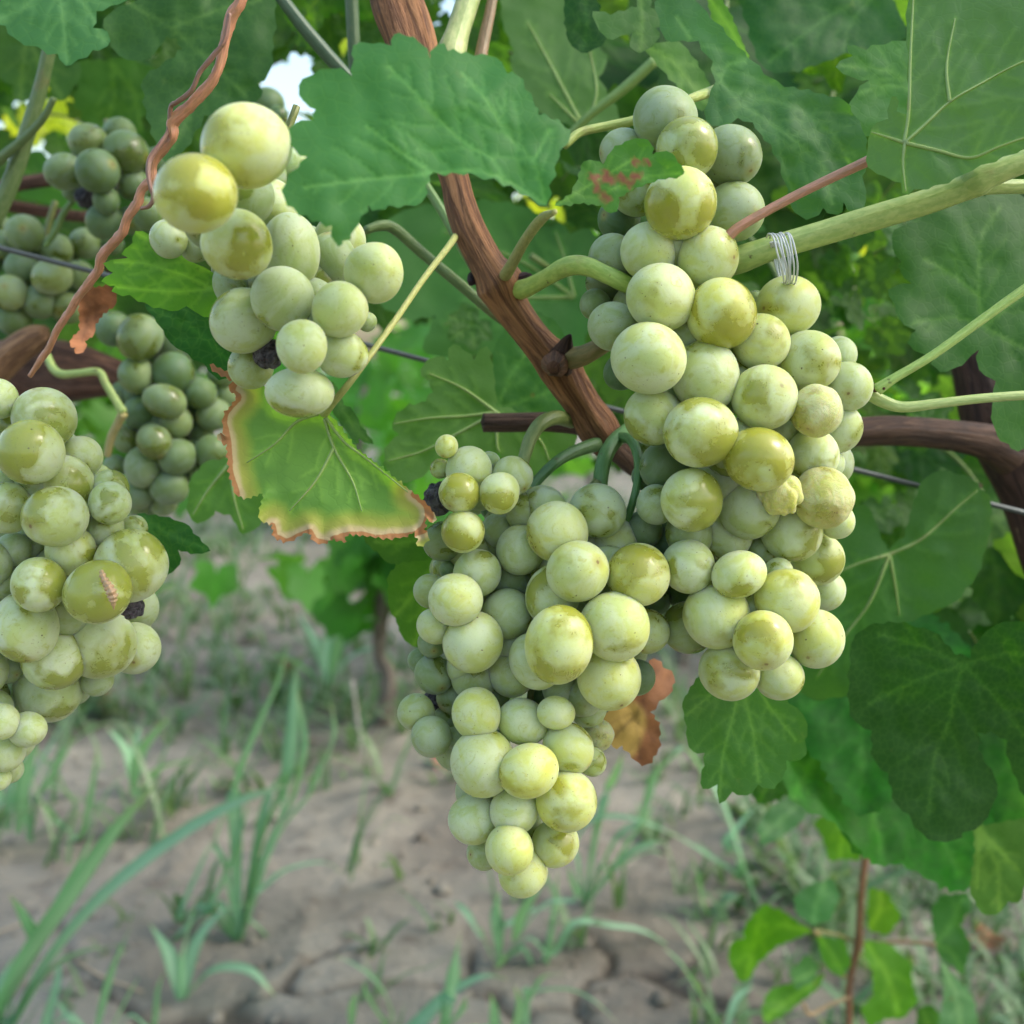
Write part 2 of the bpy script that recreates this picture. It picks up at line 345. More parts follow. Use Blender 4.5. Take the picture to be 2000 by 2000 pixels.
# ------------------------------------------------------------------ tubes
def catmull(pts, n):
    pts = np.asarray(pts, float)
    if len(pts) == 2:
        t = np.linspace(0, 1, n)[:, None]; return pts[0] * (1 - t) + pts[1] * t
    e = np.vstack([2 * pts[0] - pts[1], pts, 2 * pts[-1] - pts[-2]])
    out = []; m = len(pts) - 1; per = max(2, n // m)
    for i in range(m):
        p0, p1, p2, p3 = e[i:i + 4]
        for t in np.linspace(0, 1, per, endpoint=False):
            out.append(0.5 * ((2 * p1) + (-p0 + p2) * t + (2 * p0 - 5 * p1 + 4 * p2 - p3) * t * t + (-p0 + 3 * p1 - 3 * p2 + p3) * t ** 3))
    out.append(pts[-1]); return np.array(out)
def tube_mesh(name, pts4, n=36, seg=12, rough=0.0, seed=0, twist=0.0):
    """pts4: x,y,z,radius. Smooth tapered tube with closed ends; rough = share of the radius."""
    c = catmull(pts4, n); P3 = c[:, :3]; rad = np.maximum(c[:, 3], 1e-5)
    T = np.gradient(P3, axis=0); T /= np.linalg.norm(T, axis=1)[:, None] + 1e-12
    a = np.array([0.31, -0.9, 0.27]); nrm = a - T[0] * a.dot(T[0]); nrm /= np.linalg.norm(nrm)
    V, UV, F = [], [], []; L = 0; N = len(P3)
    rs = np.random.RandomState(seed)
    ph = rs.uniform(0, 6.28, 6)
    for i in range(N):
        if i: L += np.linalg.norm(P3[i] - P3[i - 1])
        nrm = nrm - T[i] * nrm.dot(T[i]); nrm /= np.linalg.norm(nrm) + 1e-12; bi = np.cross(T[i], nrm)
        for k in range(seg + 1):
            an = 2 * math.pi * k / seg; aa = an + twist * L
            rr = rad[i]
            if rough:
                s = math.sin(3 * aa + ph[0] + 40 * L) * .35 + math.sin(5 * aa + ph[1] - 25 * L) * .3 + math.sin(2 * aa + 90 * L + ph[2]) * .35 + math.sin(7 * aa + ph[3] + 60 * L) * .25
                rr *= 1 + rough * s
            V.append(P3[i] + (nrm * math.cos(an) + bi * math.sin(an)) * rr); UV.append((k / seg, L * 10))
    w = seg + 1
    for i in range(N - 1):
        for k in range(seg): F.append((i * w + k, i * w + k + 1, (i + 1) * w + k + 1, (i + 1) * w + k))
    V.append(P3[0] - T[0] * rad[0] * .3); UV.append((0, 0)); V.append(P3[-1] + T[-1] * rad[-1] * .3); UV.append((0, L * 10))
    for k in range(seg):
        F.append((k + 1, k, len(V) - 2)); F.append(((N - 1) * w + k, (N - 1) * w + k + 1, len(V) - 1))
    return make_mesh(name, V, F, uv=UV)
def itube(name, pts, mat, parent, color, d=None, **kw):
    """pts in native picture pixels: (x, y, width_px[, depth])"""
    q = []
    for p in pts:
        dd = p[3] if len(p) > 3 else d
        v = P(p[0], p[1], dd); q.append((v.x, v.y, v.z, p[2] * .5 * dd / FPX))
    return mesh_obj(name, tube_mesh(name, q, **kw), mat, parent, color)
def zipd(pts, ds):
    """spread depths evenly over the points"""
    n = len(pts); out = []
    for i, p in enumerate(pts):
        f = i / (n - 1) * (len(ds) - 1); k = min(int(f), len(ds) - 2); out.append((p[0], p[1], p[2], ds[k] + (ds[k + 1] - ds[k]) * (f - k)))
    return out
S = 2000 / 1932.0
def dsp(pts, ds=None):
    q = [(x * S, y * S, w * S) for x, y, w in pts]
    return zipd(q, ds) if ds else q

# ------------------------------------------------------------------ leaves
def seg_dist(Q, A, B):
    d = B - A; t = np.clip(((Q - A) @ d) / (d @ d + 1e-12), 0, 1); return np.linalg.norm(Q - (A + t[:, None] * d), axis=1)
def poly_dist(Q, lines):
    out = np.full(len(Q), 1e9)
    for ln in lines:
        ln = np.asarray(ln, float)
        for a, b in zip(ln[:-1], ln[1:]): out = np.minimum(out, seg_dist(Q, a, b))
    return out
def inside(Q, poly):
    x, y = Q[:, 0], Q[:, 1]; r = np.zeros(len(Q), bool); n = len(poly); j = n - 1
    for i in range(n):
        xi, yi = poly[i]; xj, yj = poly[j]
        m = ((yi > y) != (yj > y)) & (x < (xj - xi) * (y - yi) / (yj - yi + 1e-12) + xi); r ^= m; j = i
    return r
def serrate(poly, tl, amp, rnd, smooth=True):
    """toothed outline: resample every edge, push teeth outwards"""
    poly = np.asarray(poly, float); area = 0.5 * np.sum(poly[:, 0] * np.roll(poly[:, 1], -1) - np.roll(poly[:, 0], -1) * poly[:, 1])
    sgn = 1 if area > 0 else -1; out = []
    n = len(poly)
    for i in range(n):
        a, b = poly[i], poly[(i + 1) % n]; d = b - a; L = np.hypot(*d); out.append(a)
        if L < 1e-6: continue
        nr = np.array([d[1], -d[0]]) / L * sgn; k = int(round(L / tl)); 
        for j in range(k):
            t0 = j / k; A = amp * rnd.uniform(.5, 1.3)
            for f, h in ((0.3, .45), (0.55, .95), (0.68, 1.0), (0.8, .5)): out.append(a + d * (t0 + f / k) + nr * A * h)
            if j < k - 1: out.append(a + d * ((j + 1) / k))
    return np.array(out)
def side_veins(mains, rnd, step, frac=0.42):
    br = []
    for ln in mains:
        ln = np.asarray(ln, float); seg = np.linalg.norm(np.diff(ln, axis=0), axis=1); tot = seg.sum(); s = step * 1.2; side = 1
        while s < tot * 0.93:
            acc = 0
            for i, L in enumerate(seg):
                if acc + L >= s: break
                acc += L
            t = (s - acc) / L; p = ln[i] + (ln[i + 1] - ln[i]) * t; d = (ln[i + 1] - ln[i]) / L
            an = side * R_(rnd.uniform(38, 52)); l = min((tot - s) * 0.75, tot * frac) * rnd.uniform(.7, 1)
            q = [p]; 
            for k in range(4):
                ca, sa = math.cos(an), math.sin(an); q.append(q[-1] + np.array([d[0] * ca - d[1] * sa, d[0] * sa + d[1] * ca]) * l / 4); an *= 0.88
            br.append(np.array(q)); side = -side; s += step * rnd.uniform(.6, .95)
    return br
def tri_leaf(poly, mains, branches, step, vw, rnd):
    """triangulated leaf in its own plane -> Q (n,2), tris, vein"""
    lo, hi = poly.min(0), poly.max(0)
    gx, gy = np.meshgrid(np.arange(lo[0], hi[0], step), np.arange(lo[1], hi[1], step * .87), indexing='ij')
    gx = gx + (np.arange(gx.shape[1]) % 2)[None, :] * step * .5
    G = np.c_[gx.ravel(), gy.ravel()] + np.random.RandomState(3).uniform(-.18, .18, (gx.size, 2)) * step
    G = G[inside(G, poly)]
    closed = [np.vstack([poly, poly[:1]])]
    vpts = []
    for ln in list(mains) + list(branches):
        ln = catmull(ln, max(6, 4 * len(ln))); L = np.linalg.norm(np.diff(ln, axis=0), axis=1).sum(); m = max(3, int(L / (step * .8)))
        t = np.linspace(0, 1, m); cum = np.r_[0, np.cumsum(np.linalg.norm(np.diff(ln, axis=0), axis=1))]; cum /= cum[-1]
        vpts.append(np.c_[np.interp(t, cum, ln[:, 0]), np.interp(t, cum, ln[:, 1])])
    VP = np.vstack(vpts) if vpts else np.zeros((0, 2))
    if len(VP): VP = VP[inside(VP, poly)]
    if len(VP): VP = VP[poly_dist(VP, closed) > step * .25]
    if len(G):
        G = G[poly_dist(G, closed) > step * .45]
        if len(vpts) and len(G): G = G[poly_dist(G, vpts) > step * .55]
    allp = [Vector(p) for p in np.vstack([poly, VP, G])]
    n = len(poly); res = delaunay_2d_cdt(allp, [], [list(range(n))], 1, 1e-7)
    Q = np.array([tuple(v) for v in res[0]]); F = [tuple(f) for f in res[2]]
    vm = np.clip(1 - poly_dist(Q, mains) / vw, 0, 1) if len(mains) else np.zeros(len(Q))
    if branches: vm = np.maximum(vm, 0.42 * np.clip(1 - poly_dist(Q, branches) / (vw * .7), 0, 1))
    dv = poly_dist(Q, list(mains) + list(branches)) if len(mains) else np.full(len(Q), 99.)
    return Q, F, vm, dv
def traced_leaf(parent, outline, veins, d0, color, g=(0, 0), cup=0.0, wave=0.02, step=9, teeth=(26, 5), under=False, label=None,
                scorch=None, mark=None, seed=1, ribs=True, name="leaf", mat=None, curl=0.0):
    rnd = random.Random(seed)
    poly = serrate(outline, *teeth, rnd) if teeth else np.asarray(outline, float)
    o0 = np.asarray(outline, float); ctr = (o0.min(0) + o0.max(0)) / 2; half = (o0.max(0) - o0.min(0)).max() / 2
    mains = [np.asarray(v, float) for v in veins]
    br = side_veins(mains, rnd, max(34, half * .16)) if mains else []
    Q, F, vm, dv = tri_leaf(poly, mains, br, step, max(step * .7, 4.5), rnd)
    u = (Q - ctr) / half; sm = half * d0 / FPX
    closed = [np.vstack([poly, poly[:1]])]; ed = poly_dist(Q, closed) / half
    def depth(u, dv=None, ed=None):
        z = g[0] * u[:, 0] + g[1] * u[:, 1] + cup * (u ** 2).sum(1)
        z = z + wave * 3 * (fbm2(u[:, 0] * 1.8 + seed * 3.1 + 20, u[:, 1] * 1.8 + seed * 1.7 + 20, 3, seed % 50) - .47)
        z = z + wave * .35 * (vnoise2(u[:, 0] * 7 + seed + 20, u[:, 1] * 7 + 20, seed % 50 + 3) - .5)
        if dv is not None: z = z + (1 if not under else -1) * 0.013 * np.exp(-dv / 9.0)
        if ed is not None: z = z + curl * np.clip(1 - ed / 0.16, 0, 1) ** 2
        return d0 + sm * z
    D = depth(u, dv, ed)
    W = np.array([P(x, y, d) for (x, y), d in zip(Q, D)])
    org = np.array(P(ctr[0], ctr[1], d0)); W -= org
    n0 = np.cross(W[F[0][1]] - W[F[0][0]], W[F[0][2]] - W[F[0][0]])
    facing = n0 @ (-(W[F[0][0]] + org - np.array(CO)))
    if (facing < 0) != under: F = [f[::-1] for f in F]
    at = {"vein": vm, "scorch": np.zeros(len(Q)), "mark": np.zeros(len(Q))}
    if scorch is not None:
        lines, wd = scorch; at["scorch"] = np.clip(1 - poly_dist(Q, lines) / wd, 0, 1)
    if mark is not None:
        lines, wd = mark; at["mark"] = np.clip(1.6 - poly_dist(Q, lines) / wd - 1.3 * vnoise2(Q[:, 0] * .16, Q[:, 1] * .16, 5), 0, 1)
    me = make_mesh(name, W, F, attrs=at)
    o = mesh_obj(name, me, mat or M_LEAF, parent, color, label)
    o.location = org
    if ribs and mains and under:   # raised midribs as their own piece of the leaf
        V, FF, UV = [], [], []
        for ln in mains:
            ln = catmull(ln, max(10, 5 * len(ln))); keep = inside(ln, poly); ln = ln[keep]
            if len(ln) < 3: continue
            dd = depth((ln - ctr) / half, np.zeros(len(ln)), poly_dist(ln, closed) / half); n = len(ln)
            q = [(*(np.array(P(x, y, d - 0.00015)) - org), (0.55 if under else 0.34) * 1e-3 * d0 / .3 * (1 - .75 * i / n)) for i, ((x, y), d) in enumerate(zip(ln, dd))]
            m2 = tube_mesh("t", q, n=max(len(q), 4), seg=6); b = len(V)
            V += [tuple(v.co) for v in m2.vertices]; FF += [tuple(b + i for i in p.vertices) for p in m2.polygons]; UV += [(0, 0)] * len(m2.vertices)
            bpy.data.meshes.remove(m2)
        if V: mesh_obj("vein", make_mesh("vein", V, FF, uv=UV), M_STEM, o, (0.27, 0.37, 0.13))
    return o

# whole generic leaves (unit length 1) for the canopy behind
def unit_leaf(seed):
    rnd = random.Random(seed); lob = [(0, .60), (48, .53), (100, .42), (150, .33)]
    deep = rnd.uniform(.74, .86); th, rr = [], []
    for s in (-1, 1):
        pass
    ang = [-172, -150, -126, -100, -74, -48, -24, 0, 24, 48, 74, 100, 126, 150, 172]
    val = [.10, .33, .33, .43, .43 * deep, .54, .55 * deep, .62, .55 * deep, .54, .43 * deep, .43, .33, .33, .10]
    val = [v * rnd.uniform(.92, 1.08) for v in val]
    a = np.linspace(-172, 172, 44); r = np.interp(a, ang, val)
    pts = np.c_[r * np.sin(np.radians(a)), r * np.cos(np.radians(a))]
    poly = serrate(np.vstack([pts, [[0, 0.0]]]), 0.062, 0.02, rnd)
    mains = []
    for an, v in ((0, .6), (48, .52), (-48, .52), (100, .41), (-100, .41)):
        e = np.array([math.sin(R_(an)), math.cos(R_(an))]) * v * .95; w = np.array([e[1], -e[0]]) * rnd.uniform(-.06, .06)
        mains.append(np.array([[0, 0.004], e * .5 + w, e]))
    br = side_veins(mains, rnd, .085, .4)
    Q, F, vm, dv = tri_leaf(poly, mains, br, .032, .016, rnd)
    x, y = Q[:, 0], Q[:, 1] - .15
    c1, c2, f = rnd.uniform(-.5, .5), rnd.uniform(-.6, .25), rnd.uniform(-.25, .45)
    z = c1 * x * x + c2 * y * y + f * np.abs(x) * .5 + .16 * (fbm2(x * 3 + seed * 7 + 30, y * 3 + 30, 3, seed) - .47) + .03 * (vnoise2(x * 13 + 40, y * 13 + 40, seed) - .5) - .010 * np.exp(-dv / .02)
    if F and np.cross(Q[F[0][1]] - Q[F[0][0]], Q[F[0][2]] - Q[F[0][0]]) < 0: F = [q[::-1] for q in F]
    me = make_mesh("leaf", np.c_[Q, z], F, attrs={"vein": vm, "scorch": np.zeros(len(Q)), "mark": np.zeros(len(Q))}); me.materials.append(M_LEAF)
    pm = tube_mesh("petiole", [(0, 0.01, -.004, .013), (0, -.18, -.06, .011), (.03, -.42, -.22, .012), (.06, -.62, -.45, .016)], n=12, seg=6); pm.materials.append(M_STEM)
    return me, pm
UNIT = [unit_leaf(s) for s in range(11, 19)]
def put_leaf(parent, loc, n, tip, size, color, rnd, petiole=True, stemc=(0.16, 0.22, 0.07)):
    me, pm = UNIT[rnd.randrange(len(UNIT))]
    n = n.normalized(); t = (tip - n * tip.dot(n)).normalized(); x = t.cross(n)
    o = bpy.data.objects.new("leaf", me); COL.objects.link(o); o.parent = parent; o.color = (*color, 1)
    M = Matrix((x, t, n)).transposed().to_4x4(); M.translation = loc
    o.matrix_local = M @ Matrix.Scale(size, 4)
    if petiole:
        q = bpy.data.objects.new("petiole", pm); COL.objects.link(q); q.parent = o; q.color = (*stemc, 1)
    return o

# ================================================================== THE VINE (things)
vine = thing("grapevine", "grapevine with reddish brown cane, green shoots and big toothed leaves, carrying the near bunches", "grapevine", (0, 0, 0))
old_vine = thing("old_grapevine", "neighbouring old grapevine with thick dark gnarled head and thin canes behind the dried tendril", "grapevine", (0, 0, 0))

G_UP = (0.050, 0.125, 0.050); G_BLUE = (0.050, 0.115, 0.062); G_LIT = (0.085, 0.17, 0.04); G_DARK = (0.030, 0.080, 0.030)
# --- cane, cordon, trunk
CANE = (0.38, 0.18, 0.075)
itube("cane", dsp([(735, -120, 92), (745, -10, 95), (772, 70, 90), (812, 200, 70), (855, 330, 55), (868, 385, 57), (888, 440, 60), (920, 500, 66), (942, 535, 92), (958, 570, 74), (992, 618, 66), (1022, 655, 68), (1052, 688, 82), (1072, 722, 72), (1100, 765, 64), (1126, 806, 72), (1150, 840, 60)],
      [.335, .335, .335, .34, .345, .35]), M_BARK, vine, CANE, n=190, seg=28, rough=.15, seed=3)
itube("spur", dsp([(1052, 690, 60), (1062, 668, 42), (1070, 645, 22), (1076, 632, 6)], [.338, .33]), M_BARK, vine, (0.09, 0.045, 0.03), n=14, seg=12, rough=.16, seed=8)
itube("spur", dsp([(1048, 686, 52), (1046, 690, 44), (1045, 694, 26)], [.335, .322]), M_BARK, vine, (0.26, 0.12, 0.06), n=12, seg=14, rough=.12, seed=9)
itube("bud", dsp([(905, 520, 34), (893, 526, 24), (888, 535, 10)], [.342, .335]), M_BARK, vine, (0.06, 0.03, 0.025), n=10, seg=10, rough=.12, seed=2)
itube("bud", dsp([(975, 535, 40), (990, 528, 30), (1000, 520, 10)], [.34, .332]), M_BARK, vine, (0.10, 0.05, 0.045), n=10, seg=10, rough=.12, seed=4)
itube("cordon", dsp([(912, 797, 37), (960, 797, 37), (1040, 796, 36), (1120, 806, 44), (1170, 850, 50), (1230, 885, 44), (1400, 850, 50), (1620, 815, 54), (1750, 815, 56), (1850, 830, 66), (1905, 850, 90)],
      [.36, .362, .375, .40, .41, .42, .43]), M_BARK, vine, (0.11, 0.06, 0.036), n=110, seg=18, rough=.10, seed=12)
itube("trunk", dsp([(1815, 610, 60), (1845, 700, 85), (1880, 800, 110), (1940, 930, 105), (1990, 1080, 105), (2060, 1300, 105), (2100, 1600, 110), (2120, 2000, 110), (2130, 2600, 120), (2140, 3250, 130)],
      [.46, .46, .47, .48, .49, .5]), M_BARK, vine, (0.075, 0.035, 0.024), n=130, seg=22, rough=.13, seed=15)
SH = (0.36, 0.46, 0.145)
# --- green shoot with its tie, petioles
itube("shoot", dsp([(1375, 496, 50), (1400, 488, 52), (1450, 470, 47), (1550, 440, 46), (1650, 410, 48), (1750, 380, 48), (1815, 355, 52), (1845, 340, 62), (1880, 325, 48), (1960, 295, 42), (2060, 260, 40)],
      [.312, .305, .298, .292]), M_STEM, vine, SH, n=90, seg=20, rough=.03, seed=5)
itube("shoot", dsp([(1840, 352, 34), (1890, 352, 28), (1980, 352, 26)], [.3, .305]), M_STEM, vine, SH, n=16, seg=12)
PET = (0.44, 0.22, 0.14)
itube("petiole", dsp([(1372, 448, 22), (1400, 425, 19), (1480, 380, 18), (1560, 340, 18), (1635, 305, 20), (1690, 278, 24), (1706, 270, 20)], [.2925, .291, .288, .286]), M_STEM, vine, PET, n=50)
itube("petiole", dsp([(2000, 505, 20), (1930, 548, 19), (1850, 605, 18), (1760, 670, 17), (1690, 712, 18), (1655, 735, 24)], [.30, .31]), M_STEM, vine, (0.38, 0.52, 0.15), n=40)
itube("shoot", dsp([(1640, 742, 26), (1665, 757, 24), (1705, 768, 21), (1780, 760, 19), (1860, 751, 18), (1990, 742, 18)], [.315, .31]), M_STEM, vine, (0.40, 0.48, 0.18), n=40, seg=14)
itube("bud", dsp([(1650, 732, 18), (1662, 730, 16), (1668, 733, 6)], [.312, .308]), M_BARK, vine, (0.22, 0.09, 0.05), n=8, seg=8)
itube("petiole", dsp([(872, 425, 14), (850, 460, 13), (800, 525, 12), (750, 598, 12), (700, 668, 12), (655, 728, 13), (625, 764, 15), (612, 778, 20)], [.355, .30, .266, .266, .292]), M_STEM, vine, (0.42, 0.42, 0.15), n=50)
itube("petiole", dsp([(1046, 400, 12), (1020, 415, 20), (990, 455, 20), (965, 500, 22), (950, 525, 24)], [.245, .30, .335]), M_STEM, vine, (0.34, 0.33, 0.12), n=30)
itube("petiole", dsp([(690, 434, 16), (718, 426, 20), (745, 432, 22), (800, 480, 21), (860, 530, 21), (930, 590, 20), (960, 612, 18)], [.36, .37, .37]), M_STEM, vine, (0.11, 0.17, 0.05), n=40)
itube("petiole", dsp([(800, 345, 18), (835, 400, 18), (870, 465, 18), (905, 525, 18)], [.37, .36]), M_STEM, vine, (0.14, 0.24, 0.07), n=24)
itube("petiole", dsp([(1065, 275, 16), (1095, 250, 17), (1145, 238, 17), (1200, 226, 18), (1270, 200, 18), (1310, 184, 18), (1350, 170, 20), (1410, 148, 20)], [.32, .325, .322, .345]), M_STEM, vine, (0.36, 0.42, 0.12), n=40)
itube("petiole", dsp([(1065, 265, 14), (1110, 220, 16), (1180, 165, 20), (1235, 115, 20)], [.44, .43]), M_STEM, vine, (0.18, 0.28, 0.07), n=24)
itube("shoot", dsp([(895, -40, 46), (880, 10, 45), (864, 60, 46), (852, 100, 56), (850, 130, 50)], [.35, .345]), M_STEM, vine, (0.48, 0.54, 0.24), n=30, seg=14)
itube("shoot", dsp([(935, -40, 20), (925, 20, 21), (912, 80, 24), (905, 120, 26)], [.35, .345]), M_STEM, vine, (0.23, 0.15, 0.075), n=24)
itube("shoot", dsp([(662, -40, 27), (666, 50, 25), (672, 140, 26), (690, 260, 26)], [.40, .41]), M_STEM, vine, (0.07, 0.12, 0.05), n=24)
itube("shoot", dsp([(505, -40, 22), (560, 35, 25), (610, 95, 26), (660, 150, 24)], [.38, .39]), M_STEM, vine, (0.06, 0.11, 0.06), n=24)
itube("shoot", dsp([(625, 0, 24), (575, 50, 26), (530, 95, 28), (495, 120, 28)], [.6, .62]), M_BARK, vine, (0.14, 0.09, 0.08), n=24)
itube("shoot", dsp([(1570, 900, 9), (1700, 1040, 10), (1850, 915, 10)][1:], [.44, .46]), M_STEM, vine, (0.13, 0.11, 0.05), n=16)

# --- old neighbour: head, thin canes
itube("trunk", dsp([(-260, 1500, 150), (-200, 1150, 150), (-130, 850, 150), (-40, 715, 130), (60, 700, 118), (150, 705, 104), (225, 715, 70), (262, 720, 30)], [.6, .58, .55, .53]), M_BARK, old_vine, (0.15, 0.075, 0.045), n=90, seg=22, rough=.14, seed=21)
itube("trunk", dsp([(-30, 720, 60), (20, 670, 56), (60, 640, 50), (85, 628, 30)], [.5, .49]), M_BARK, old_vine, (0.42, 0.24, 0.12), n=30, seg=14, rough=.08, seed=22)
itube("cane", dsp([(-40, 365, 26), (30, 348, 27), (110, 336, 26), (200, 322, 20)], [.56, .56]), M_BARK, old_vine, (0.17, 0.09, 0.055), n=30)
itube("cane", dsp([(-40, 378, 22), (40, 392, 24), (120, 405, 22), (200, 412, 20), (300, 420, 18)], [.57, .57]), M_BARK, old_vine, (0.19, 0.09, 0.05), n=30)
itube("cane", dsp([(200, 505, 20), (260, 488, 22), (330, 470, 22)], [.56, .56]), M_BARK, old_vine, (0.12, 0.06, 0.04), n=20)
itube("shoot", dsp([(96, 80, 24), (78, 160, 26), (52, 250, 30), (22, 340, 32), (-15, 420, 34)], [.42, .44]), M_STEM, old_vine, (0.13, 0.19, 0.07), n=40)
itube("shoot", dsp([(102, 185, 12), (80, 225, 14), (45, 262, 16), (0, 300, 20), (-30, 325, 20)], [.42, .43]), M_STEM, old_vine, (0.10, 0.15, 0.05), n=30)

# --- trellis wire, twine, dried tendril, dead leaf
wire = mesh_obj("trellis_wire", tube_mesh("trellis_wire", [(*P(x * S, y * S, .43), .00105) for x, y in ((-900, 240), (100, 493), (690, 650), (1040, 742), (1600, 883), (1932, 967), (2900, 1210))], n=60, seg=10), M_WIRE)
tag(wire, "thin dark grey trellis wire running behind the cane and the bunches", "wire")
tie = thing("twine_tie", "clear whitish plastic twine looped round the green shoot", "twine", P(1485 * S, 470 * S, .30))
for k in range(7):
    rnd = random.Random(k); dx = (k - 3) * 5.5; q = []
    for x, y, d in ((1462 + dx, 448, .2935), (1468 + dx, 441, .290), (1476 + dx, 447, .2875), (1484 + dx, 478, .2870), (1490 + dx * rnd.uniform(.2, 1), 508, .2895), (1488 + dx * .6, 535, .296), (1478 + dx * .6, 520, .305), (1468 + dx * .5, 480, .307), (1458 + dx * .4, 456, .302)):
        v = P(x * S + rnd.uniform(-2, 2), y * S + rnd.uniform(-2, 2), d) - tie.location; q.append((v.x, v.y, v.z, .00027))
    mesh_obj("strand", tube_mesh("strand", q, n=40, seg=6), M_TIE, tie)
tendril = thing("dried_tendril", "dried orange brown twisted tendril strands hanging across the shaded bunches", "tendril", P(300 * S, 300 * S, .30))
def strand(pts, ds, color, seed, n):
    q = []
    for x, y, w, d in zipd([(x * S, y * S, w * S) for x, y, w in pts], ds):
        v = P(x, y, d) - tendril.location; q.append((v.x, v.y, v.z, w * .5 * d / FPX))
    mesh_obj("strand", tube_mesh("strand", q, n=n, seg=12, rough=.20, seed=seed, twist=260), M_STEM, tendril, color)
strand([(470, -40, 18), (455, 0, 22), (436, 35, 22), (425, 75, 19), (412, 130, 18), (395, 160, 20), (370, 188, 22), (345, 212, 22), (326, 232, 22), (326, 255, 20), (318, 270, 18), (298, 290, 20), (288, 315, 16), (286, 340, 20), (268, 358, 16), (258, 385, 19), (240, 412, 16), (230, 440, 19), (210, 462, 17), (192, 485, 20), (184, 512, 16), (165, 538, 17), (148, 560, 14), (130, 590, 15), (108, 622, 13), (96, 650, 13), (78, 678, 12), (56, 710, 9)],
       [.285, .29, .295, .30, .31, .32], (0.50, 0.22, 0.13), 31, 220)
strand([(433, 25, 9), (424, 75, 9), (400, 108, 10), (378, 135, 9), (360, 172, 9), (335, 192, 9), (322, 202, 9), (318, 245, 8), (300, 275, 10), (283, 300, 10), (280, 330, 9), (284, 352, 9), (290, 372, 9), (282, 388, 8), (266, 394, 7)],
       [.283, .286, .292, .29, .292], (0.26, 0.13, 0.10), 33, 120)
dl = traced_leaf(None, K(0, 200, 500)([(610, 1400), (720, 1400), (820, 1385), (880, 1460), (870, 1530), (780, 1590), (720, 1670), (710, 1750), (640, 1800), (650, 1850), (600, 1895), (565, 1890), (570, 1850), (530, 1840), (545, 1780), (605, 1720), (600, 1600), (595, 1480)]),
     [K(0, 200, 500)([(600, 1400), (680, 1550), (620, 1800)])], .345, (0.48, 0.20, 0.085), g=(.5, .2), cup=-.5, wave=.22, step=6, teeth=(14, 3), seed=5, name="dead_leaf", mat=M_DEAD, ribs=False)
tag(dl, "dry curled orange brown leaf caught under the lower end of the twisted tendril", "dead leaf")
dl2 = traced_leaf(None, C8([(1730, -40), (1780, 10), (1840, 60), (1820, 150), (1760, 190), (1710, 250), (1760, 330), (1755, 450), (1700, 530), (1650, 525), (1600, 470), (1560, 430), (1510, 440), (1480, 330), (1470, 260), (1580, 200), (1650, 120)]),
     [C8([(1740, 30), (1640, 260), (1660, 500)]), C8([(1640, 260), (1520, 380)])], .345, (0.34, 0.14, 0.05), g=(.3, -.2), cup=.3, wave=.13, step=7, teeth=(22, 5), seed=6, name="dead_leaf", mat=M_DEAD, ribs=False,
     scorch=([C8([(1500, 250), (1570, 300), (1530, 390)])], 75))
tag(dl2, "brown dead leaf with a yellow patch hanging behind the lower centre bunch", "dead leaf")

# --- traced foreground leaves
hero = C2([(1150, 1110), (1165, 1000), (1195, 900), (1225, 810), (1280, 740), (1255, 690), (1180, 640), (1110, 620), (1090, 570), (1035, 480), (1000, 410), (940, 395), (880, 310), (760, 300), (620, 275), (570, 235), (525, 320), (480, 240), (400, 195), (330, 185), (315, 245), (220, 235), (110, 245), (115, 320), (105, 415), (0, 370)]) + \
       C1([(1690, 400), (1610, 460), (1630, 540), (1700, 590), (1690, 645), (1590, 665), (1560, 720), (1575, 790), (1655, 845), (1610, 900), (1545, 980), (1530, 1060), (1580, 1120), (1650, 1160), (1715, 1190), (1790, 1215), (1800, 1300), (1850, 1315)]) + \
       C2([(50, 1300), (100, 1260), (150, 1170), (190, 1105), (240, 1130), (300, 1105), (390, 1105), (480, 1090), (500, 1000), (520, 950), (545, 928), (740, 932), (870, 960), (960, 1000), (1060, 1060)])
traced_leaf(vine, hero, [C2([(1150, 1105), (1060, 1045), (960, 985), (870, 945), (740, 920), (540, 935), (170, 970), (-150, 1010)]), C2([(1145, 1100), (1080, 870), (940, 730), (830, 540), (700, 400)]),
     C2([(920, 965), (860, 860), (740, 790), (610, 685), (460, 520), (300, 360)]), C2([(545, 935), (380, 830), (180, 680)]), C2([(1080, 870), (1170, 700)])],
     .231, (0.058, 0.135, 0.066), g=(.20, -.22), cup=.10, wave=.075, step=7, teeth=(34, 6), seed=2, label="broad blue green leaf folded over in front of the cane")
edgeS = [C4([(1130, 170), (1260, 260), (1240, 320), (1280, 350), (1210, 440), (1203, 500), (1225, 600), (1230, 680), (1240, 760), (1275, 870)]), C4([(1470, 1040), (1480, 1100), (1545, 1125), (1670, 1075), (1690, 1125), (1740, 1135), (1870, 1120)]) + C5([(0, 1110), (90, 1090), (290, 1105), (440, 1085), (490, 1060), (520, 990), (510, 930), (440, 870)])]
